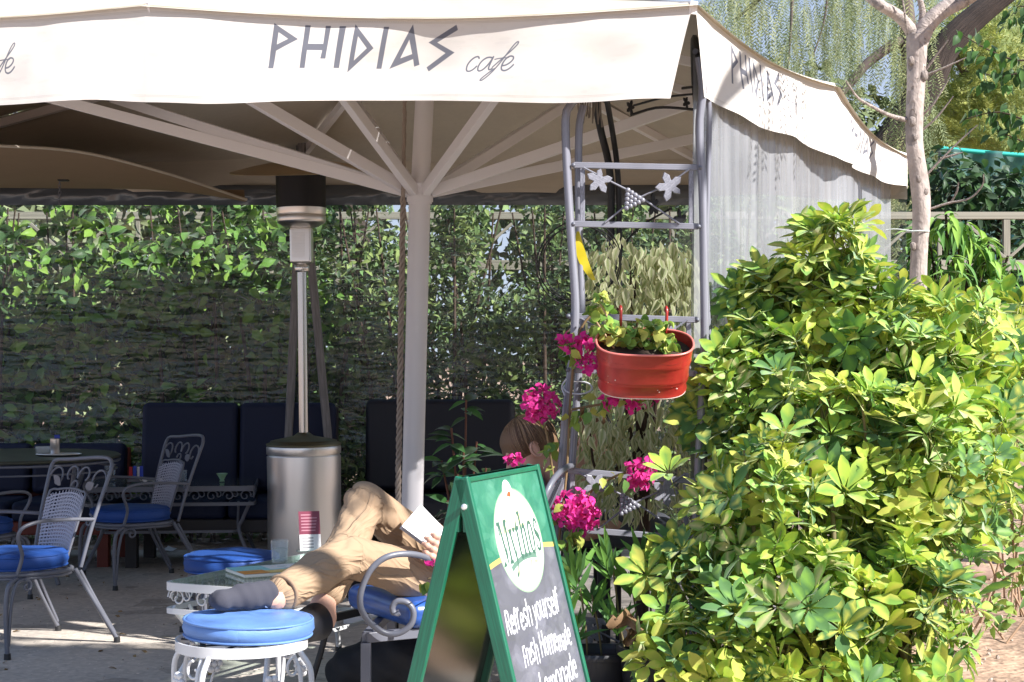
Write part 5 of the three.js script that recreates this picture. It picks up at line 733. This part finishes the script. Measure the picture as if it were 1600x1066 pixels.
// railing behind hedge and path
{
  const m = std(C(0.42, 0.39, 0.31), 0.7, 0, { map: blotch }), z = -12.45, tops = 2.33;
  const t = thing('railing', 'tall weathered metal railing with crossed braces behind the hedge', 'fence');
  mesh('top_rail', box(13.2, 0.055, 0.05, 0, tops, z), m, t); mesh('middle_rail', box(13.2, 0.075, 0.03, 0, tops - 0.37, z), m, t);
  for (let i = 0; i < 26; i++) { const x = -6.3 + i * 0.5; if (i % 2) mesh('baluster', box(0.03, tops, 0.03, x, tops / 2 - 0.03, z), m, t); else { mesh('post', box(0.05, tops, 0.045, x, tops / 2 - 0.03, z), m, t); for (const s of [-1, 1]) mesh('brace', bar(V(x, tops - 0.33, z + 0.02), V(x + s * 0.3, tops - 0.06, z + 0.02), 0.015, 0.022), m, t); } }
}
// pale tree by the end of the valance
{
  const d = 8.65, t = thing('young_tree', 'slim pale barked tree with bare twigs beside the valance', 'tree'), P = (x, y, o = 0) => W(x, y, d + o), pale = tex(512, (u, v) => { const a = fbm(u * 20, v * 4, 4, 20), c = fbm(u * 60 + 5, v * 16, 3, 60), s = fbm(u * 9 + 40, v * 3, 3, 9); const k = 0.8 + 0.22 * (a - 0.5) + 0.14 * (c - 0.5) - (s > 0.62 ? 0.13 : 0); return [k, k * 0.955, k * 0.93]; }), m = std(C(0.66, 0.61, 0.585), 0.9, 0, { map: rep(pale, 2, 1), bumpMap: rep(pale, 2, 1), bumpScale: 0.02 });
  const b = V(X(1436, d), 0, -d);
  mesh('trunk', curve([b, P(1436, 700), P(1435, 440), P(1440, 320), P(1429, 220), P(1432, 120), P(1433, 55)], [0.066, 0.058, 0.046, 0.05, 0.044, 0.051, 0.045, 0.043, 0.049, 0.044, 0.047, 0.055], 80, 14), m, t);
  for (const [x, y, r] of [[1426, 190, 0.02], [1444, 118, 0.022], [1436, 280, 0.018], [1424, 95, 0.018], [1446, 300, 0.016], [1430, 215, 0.016], [1427, 385, 0.016]]) mesh('knot', dent(new THREE.SphereGeometry(r, 12, 9).scale(1, 1.4, 1), 0.02).translate(...P(x, y, -0.035).toArray()), m, t);
  mesh('branch', curve([P(1432, 75), P(1448, 40), P(1475, 15), P(1520, -10), P(1600, -80, -0.4)], [0.052, 0.046, 0.042, 0.036, 0.02], 24, 10), m, t);
  mesh('branch', curve([P(1432, 62), P(1418, 40), P(1400, 22), P(1365, 0), P(1300, -60, 0.4)], [0.035, 0.03, 0.028, 0.026, 0.014], 24, 9), m, t);
  mesh('branch', curve([P(1437, 55), P(1442, 20), P(1432, -20)], [0.026, 0.018, 0.012], 10, 7), m, t);
  const tw = [[[1418, 188], [1390, 180], [1360, 165], [1340, 152], [1322, 126]], [[1442, 280], [1470, 250], [1500, 220], [1528, 195]], [[1470, 248], [1505, 238]], [[1444, 330], [1480, 318], [1515, 310], [1535, 290], [1537, 272]], [[1440, 182], [1460, 160], [1485, 120]], [[1440, 120], [1470, 108], [1510, 90]], [[1443, 115], [1462, 88], [1482, 62]], [[1440, 205], [1465, 182], [1490, 150]], [[1420, 62], [1415, 30], [1408, -20]], [[1485, 318], [1495, 300], [1498, 285]]];
  for (const w of tw) mesh('twig', curve(w.map(([x, y], i) => P(x, y, -0.04 * i)), w[0][0] < 1420 ? [0.014, 0.011, 0.009, 0.007, 0.004] : [0.007, 0.006, 0.005, 0.003], w.length * 5, 6), m, t);
  solo('wire_tie', [tube(Array.from({ length: 16 }, (_, i) => V(b.x + 0.056 * Math.cos(i * 0.393) - 0.004, W(1436, 362, d).y, -d + 0.056 * Math.sin(i * 0.393))), 0.004, 40, 5, true), tube([P(1432, 362, -0.05), P(1400, 358, -0.02), P(1384, 360)], 0.003, 8, 4)], std(C(0.6, 0.65, 0.62), 0.6), 'pale wire tied round the slim tree trunk', 'tie');
}
{ // long leaved tree behind it
  const t = thing('mango_tree', 'young tree with long drooping glossy leaves before the railing', 'tree'), sp = [], lg = [leaf(0.2, 0.044, { rows: 6, fold: 0.25, droop: 0.5, col: () => C(0.16, 0.34, 0.04) }), leaf(0.18, 0.042, { rows: 6, fold: 0.25, droop: 0.6, col: () => C(0.08, 0.22, 0.03) }), leaf(0.19, 0.046, { rows: 6, fold: 0.25, droop: 0.45, col: () => C(0.24, 0.42, 0.05) })], b = V(X(1490, 9.8), 0, -9.8);
  for (const [px, py] of [[1478, 330], [1520, 360], [1452, 372], [1490, 395], [1545, 378], [1440, 430], [1520, 425], [1565, 430], [1470, 450], [1420, 480], [1420, 400], [1595, 470], [1540, 480], [1490, 500], [1410, 440], [1500, 345], [1462, 410], [1535, 405], [1430, 360], [1575, 400]]) { const c = W(px, py, 9.8 + R(-0.2, 0.2)); mesh('branch', curve([b.clone().setY(0.9), b.clone().lerp(c, 0.6).setY(c.y * 0.8), c], 0.008, 8, 5), brownStem, t); for (let i = 0; i < 26; i++) { const a = R(0, 6.28); sp.push({ p: c.clone().add(V(R(-0.05, 0.05), -R(0, 0.14), R(-0.05, 0.05))), q: facing(V(Math.cos(a), R(-1.3, 0.5), Math.sin(a)), V(Math.cos(a) * 0.4, 1, 0.3)), s: R(0.6, 1.1) }); } }
  mesh('trunk', curve([b, b.clone().setY(0.95)], 0.03, 4, 7), brownStem, t); foliage(t, lg, leafMat(null), sp, 300);
}
{ // low tangle beside the sandy path
  const t = thing('climbing_vine', 'tangled small leaved vine spilling toward the sandy path', 'climber'), els = [EL(1570, 620, 8.3, 70, 120, 0.4), EL(1540, 740, 8.0, 60, 120, 0.3), EL(1590, 790, 8.2, 50, 80, 0.3), EL(1500, 520, 8.6, 80, 60, 0.3), EL(1600, 520, 8.8, 60, 60, 0.3), EL(1590, 900, 7.6, 26, 40, 0.1), EL(1560, 960, 7.2, 26, 30, 0.1), EL(1530, 840, 7.6, 40, 40, 0.2)];
  foliage(t, [C(0.2, 0.33, 0.05), C(0.1, 0.22, 0.04), C(0.32, 0.42, 0.08)].map(c => leaf(0.055, 0.038, { rows: 3, col: () => c.clone() })), leafMat(null), spotsIn(els, 1700, { shell: 0.3, rand: 0.8, low: 0.02 }), 300, 'leaf', 'foliage');
  for (let i = 0; i < 14; i++) { const e = els[i % 8], b = V(e.c.x + R(-0.1, 0.1), 0, e.c.z + R(-0.1, 0.1)); mesh('stem', curve([b, e.c.clone().lerp(b, 0.4).add(V(R(-0.15, 0.15), 0, 0)), e.c.clone().add(V(R(-0.2, 0.2), e.r.y * 0.6, 0))], 0.006, 10, 5), std(C(0.34, 0.22, 0.14), 0.8), t); }
  const st = new THREE.DodecahedronGeometry(0.09, 1).scale(1.3, 0.6, 1); [[1500, 960, 'flat reddish stone edging the sandy path near the umbrella plant'], [1520, 905, 'rounded reddish stone half under the vine by the path']].forEach(([px, py, l]) => { const o = solo('edging_stone', st, std(C(0.4, 0.26, 0.2), 0.9, 0, { map: blotch }), l, 'stone', 'path edging stones'); o.position.copy(G(px, py)).setY(0.03); });
}
// ---------- trees behind ----------
const strand = (n, len, lw, c) => { const g = []; for (let i = 0; i < n; i++) { const v = i / n, s = i % 2 ? 1 : -1, l = leaf(lw, lw * 0.2, { rows: 2, droop: 0.2, col: () => c.clone().multiplyScalar(R(0.75, 1.25)) }); l.rotateZ(s * 2.3).translate(0, -v * len, 0).rotateY(R(-0.5, 0.5)); g.push(l); } return M(g); };
function trunkTree(name, label, trunk, rad, limbs, barkC) { const t = thing(name, label, 'tree'); mesh('trunk', curve(trunk, rad, 30, 12), std(barkC, 0.9, 0, { map: rep(bark, 2, 6), bumpMap: rep(bark, 2, 6), bumpScale: 0.05 }), t); for (const [p, r] of limbs) mesh('branch', curve(p, r, 20, 7), std(barkC, 0.9), t); return t; }
{
  const d = 15, P = (x, y, o = 0) => W(x, y, d + o);
  const t = trunkTree('pepper_tree', 'leaning dark trunked pepper tree with weeping feathery foliage', [V(X(1180, d), 0, -d), P(1330, 330), P(1400, 215), P(1450, 130), P(1480, 70), P(1545, 10), P(1640, -60)], [0.24, 0.2, 0.18, 0.16, 0.16, 0.12, 0.08], [[[P(1445, 130), P(1420, 65), P(1360, 95), P(1310, 150), P(1250, 180)], [0.07, 0.05, 0.04, 0.02]], [[P(1430, 160), P(1400, -60), P(1300, -160)], [0.09, 0.07, 0.04]], [[P(1330, -140), P(1230, -40, 1), P(1150, 30, 1.5)], [0.04, 0.03, 0.015]], [[P(1240, -40), P(1235, 60), P(1230, 120)], [0.02, 0.012, 0.006]], [[P(1300, -100), P(1290, 20), P(1270, 90)], [0.02, 0.012, 0.006]]], C(0.13, 0.1, 0.09));
  const gs = [strand(44, 0.72, 0.05, C(0.24, 0.29, 0.12)), strand(50, 0.9, 0.048, C(0.16, 0.21, 0.085)), strand(40, 0.6, 0.052, C(0.34, 0.36, 0.15))], sp = [];
  for (let i = 0; i < 3000; i++) { const px = R(1080, 1470), py = R(-140, 330), dd = d + R(-1.5, 4.5); if (fbm(px / 55, py / 80, 3) < 0.43 + (py < 90 && px < 1340 ? 0.06 : 0)) continue; sp.push({ p: W(px, py, dd), q: new THREE.Quaternion().setFromEuler(new THREE.Euler(R(-0.6, 0.6) * rnd(), R(0, 6.28), R(-0.7, 0.7) * rnd())), s: R(0.45, 1.25) }); }
  gs.forEach((g, k) => inst('foliage', g, leafMat(null, { transmission: 0.4 }), sp.filter((_, i) => i % 3 === k), t));
}
{
  const d = 17, P = (x, y, o = 0) => W(x, y, d + o), t = trunkTree('acacia_tree', 'bright yellow green feathery tree beyond the shade net', [V(X(1560, d + 1), 0, -d - 1), P(1560, 300, 1), P(1545, 150, 1), P(1540, 40, 1)], [0.2, 0.16, 0.12, 0.05], [[[P(1552, 200, 1), P(1590, 120), P(1640, 60)], [0.08, 0.05, 0.03]], [[P(1550, 180, 1), P(1500, 100), P(1480, 60)], [0.08, 0.05, 0.03]]], C(0.15, 0.12, 0.1));
  const gs = [strand(36, 0.32, 0.055, C(0.42, 0.45, 0.1)), strand(36, 0.32, 0.055, C(0.26, 0.33, 0.09))], sp = [];
  for (const e of [EL(1520, 60, d, 60, 45, 1), EL(1570, 130, d, 60, 60, 1), EL(1500, 170, d + 0.5, 50, 40, 1), EL(1600, 190, d, 60, 50, 1), EL(1540, 215, d, 70, 30, 1), EL(1620, 40, d + 1, 60, 50, 1), EL(1480, 200, d + 1, 40, 50, 0.8)]) for (let i = 0; i < 280; i++) { const u = rdir().multiplyScalar(Math.cbrt(rnd())); sp.push({ p: e.c.clone().add(u.multiply(e.r)), q: new THREE.Quaternion().setFromUnitVectors(V(0, 1, 0), rdir()), s: R(0.7, 1.4) }); }
  gs.forEach((g, k) => inst('foliage', g, leafMat(null, { transmission: 0.45 }), sp.filter((_, i) => i % 2 === k), t));
}
{ // broad leaved tree reaching in from beyond the frame
  const d = 9.9, P = (x, y, o = 0) => W(x, y, d + o), t = trunkTree('mulberry_tree', 'dark leaved tree reaching branches over the path', [V(X(1800, d), 0, -d), P(1800, 400), P(1790, 100), P(1760, -100)], [0.11, 0.1, 0.08, 0.04], [], C(0.2, 0.16, 0.13)), sp = [], lg = [leaf(0.075, 0.048, { rows: 4, col: () => C(0.035, 0.1, 0.02) }), leaf(0.07, 0.045, { rows: 4, col: () => C(0.07, 0.19, 0.025) })];
  const br = [[[1790, 120], [1680, 60], [1600, 95], [1545, 78], [1505, 55]], [[1795, 180], [1690, 130], [1610, 112], [1560, 120], [1530, 112]], [[1790, 60], [1690, 0], [1630, 15], [1590, 10], [1575, 22]], [[1795, 240], [1700, 200], [1610, 190], [1560, 175], [1502, 188]], [[1795, 250], [1690, 235], [1620, 228], [1560, 205]], [[1790, 100], [1700, 30], [1640, 40], [1600, 50]]];
  for (const b of br) { const c = new THREE.CatmullRomCurve3(b.map(([x, y], i) => P(x, y, 0.05 * i))); mesh('branch', tube(c.getPoints(14), [0.014, 0.01, 0.006, 0.003], 20, 5), brownStem, t); for (let i = 0; i < 50; i++) { const p = c.getPoint(R(0.3, 1)).add(V(R(-0.06, 0.06), R(-0.07, 0.05), R(-0.08, 0.08))); sp.push({ p, q: facing(V(R(-0.8, 0.4), -R(0.2, 1), R(-0.4, 0.4)), V(R(-0.3, 0.6), 0.8, R(0, 0.8))), s: R(0.7, 1.2) }); } }
  foliage(t, lg, leafMat(null, { transmission: 0.35 }), sp, 300);
}
{ // shade net
  const t = thing('shade_net', 'teal shade net stretched behind the railing', 'net'), m = std(C(0.03, 0.33, 0.3), 0.8, 0, { transmission: 0.5, thickness: 0 });
  mesh('top_hem', tube([W(1470, 232, 14), W(1560, 240, 14), W(1680, 248, 14)], 0.02, 16, 5), std(C(0.02, 0.4, 0.33), 0.7), t);
  mesh('net', grid(30, 16, (u, v) => W(1470 + 210 * u, 233 + 10 * u, 14).add(V(0, -v * 1.5, 0.06 * Math.sin(u * 20 + v * 3)))), std(C(0.1, 0.28, 0.27), 0.55, 0, { transmission: 0.75, thickness: 0 }), t);
  for (const px of [1470, 1680]) { const p = W(px, 235, 14.1); mesh('post', tube([V(p.x, 0, p.z), p], 0.025, 2, 8), greyWood, t); }
}
function bush(name, label, els, n, cols, size, group) { const t = thing(name, label, 'shrub', null, 0, group); foliage(t, cols.map(c => leaf(size, size * 0.5, { rows: 3, col: () => c.clone() })), leafMat(null), spotsIn(els, n, { shell: 0.25, rand: 0.9 }), 0, 'leaf', 'foliage'); els.forEach(e => { const b = V(e.c.x, 0, e.c.z); mesh('stem', curve([b, e.c], 0.02, 4, 5), brownStem, t); }); return t; }
bush('dark_shrub', 'dark evergreen shrub between the railing and the shade net', [EL(1480, 290, 13, 70, 60, 0.4), EL(1560, 300, 13.1, 70, 50, 0.4), EL(1470, 380, 13, 80, 80, 0.4), EL(1580, 380, 13.1, 70, 80, 0.4), EL(1500, 480, 13, 120, 80, 0.4)], 2200, [C(0.03, 0.08, 0.025), C(0.05, 0.13, 0.03), C(0.02, 0.06, 0.02)], 0.11);
{ // wood beyond: a row of trees closing the view
  const xs = [[-9, 20, 5.5], [-6.2, 23, 6.5], [-4.4, 18, 4.6], [-1.8, 19, 5], [0.4, 20, 5.2], [2.8, 22, 4.8], [5.2, 22, 4.4], [8.4, 24, 5.2], [12, 26, 7]];
  xs.forEach(([x, d, h], i) => { const t = trunkTree('background_tree', ['grey green tree', 'dark olive tree', 'pale dusty green tree', 'deep green tree'][i % 4] + ' in the wood behind the railing', [V(x, 0, -d), V(x + R(-0.3, 0.3), h * 0.4, -d), V(x + R(-0.4, 0.4), h * 0.8, -d)], [0.22, 0.16, 0.05], [], C(0.14, 0.11, 0.09)), els = []; t.userData.group = 'trees in the wood behind'; for (let k = 0; k < 9; k++) els.push({ c: V(x + R(-1.5, 1.5), h * R(0.12, 0.9), -d + R(-1, 1)), r: V(R(1, 1.6), R(0.8, 1.2), R(0.7, 1.1)) });
    const c = [C(0.13, 0.19, 0.08), C(0.1, 0.13, 0.05), C(0.2, 0.24, 0.12), C(0.07, 0.14, 0.04)][i % 4]; foliage(t, [c, c.clone().multiplyScalar(0.65), c.clone().multiplyScalar(1.35)].map(k => leaf(0.24, 0.12, { rows: 2, col: () => k.clone() })), leafMat(null, { transmission: 0 }), spotsIn(els, 3600, { shell: 0.3, rand: 0.9, sort: false }), 0, 'leaf', 'foliage'); });
}
{ // unseen tree added outside the frame so its crown shades the near left
  const t = trunkTree('added_shade_tree', 'added unseen leafy tree whose crown shades the near left floor', [V(5.2, 0, -2.6), V(5.0, 2.4, -2.7), V(4.2, 4.3, -2.8), V(2.9, 5.1, -2.5)], [0.16, 0.13, 0.1, 0.05], [[[V(4.4, 4.0, -2.95), V(4.0, 5.2, -4.6), V(3.3, 4.6, -6.4)], [0.06, 0.04, 0.012]]], C(0.15, 0.12, 0.1));
  const els = [{ c: V(2.3, 5.2, -2.9), r: V(1.0, 0.4, 1.0) }, { c: V(1.4, 5.3, -2.9), r: V(0.9, 0.4, 1.0) }, { c: V(3.9, 5.2, -3.4), r: V(0.5, 0.3, 0.5) }, { c: V(3.1, 5.2, -3.4), r: V(0.8, 0.3, 0.66) }];
  foliage(t, [leaf(0.15, 0.08, { rows: 2, col: () => C(0.08, 0.18, 0.03) })], leafMat(null), spotsIn(els, 8500, { shell: 0.1, rand: 0.7, sort: false }), 0, 'leaf', 'foliage');
  const g = strand(26, 0.5, 0.07, C(0.15, 0.2, 0.08)), sp = []; for (let i = 0; i < 16; i++) sp.push({ p: V(1.95 + R(-0.35, 0.3), R(3.2, 3.75), -6.85 + R(-0.3, 0.3)), q: new THREE.Quaternion().setFromEuler(new THREE.Euler(R(-0.2, 0.2), R(0, 6), R(-0.2, 0.2))), s: R(0.8, 1.2) }); inst('foliage', g, leafMat(null), sp, t);
  mesh('branch', curve([V(4.0, 5.2, -4.6), V(2.8, 4.2, -6.4), V(1.7, 3.75, -6.95)], [0.03, 0.02, 0.006], 14, 5), brownStem, t);
}

renderer.render(scene, camera);
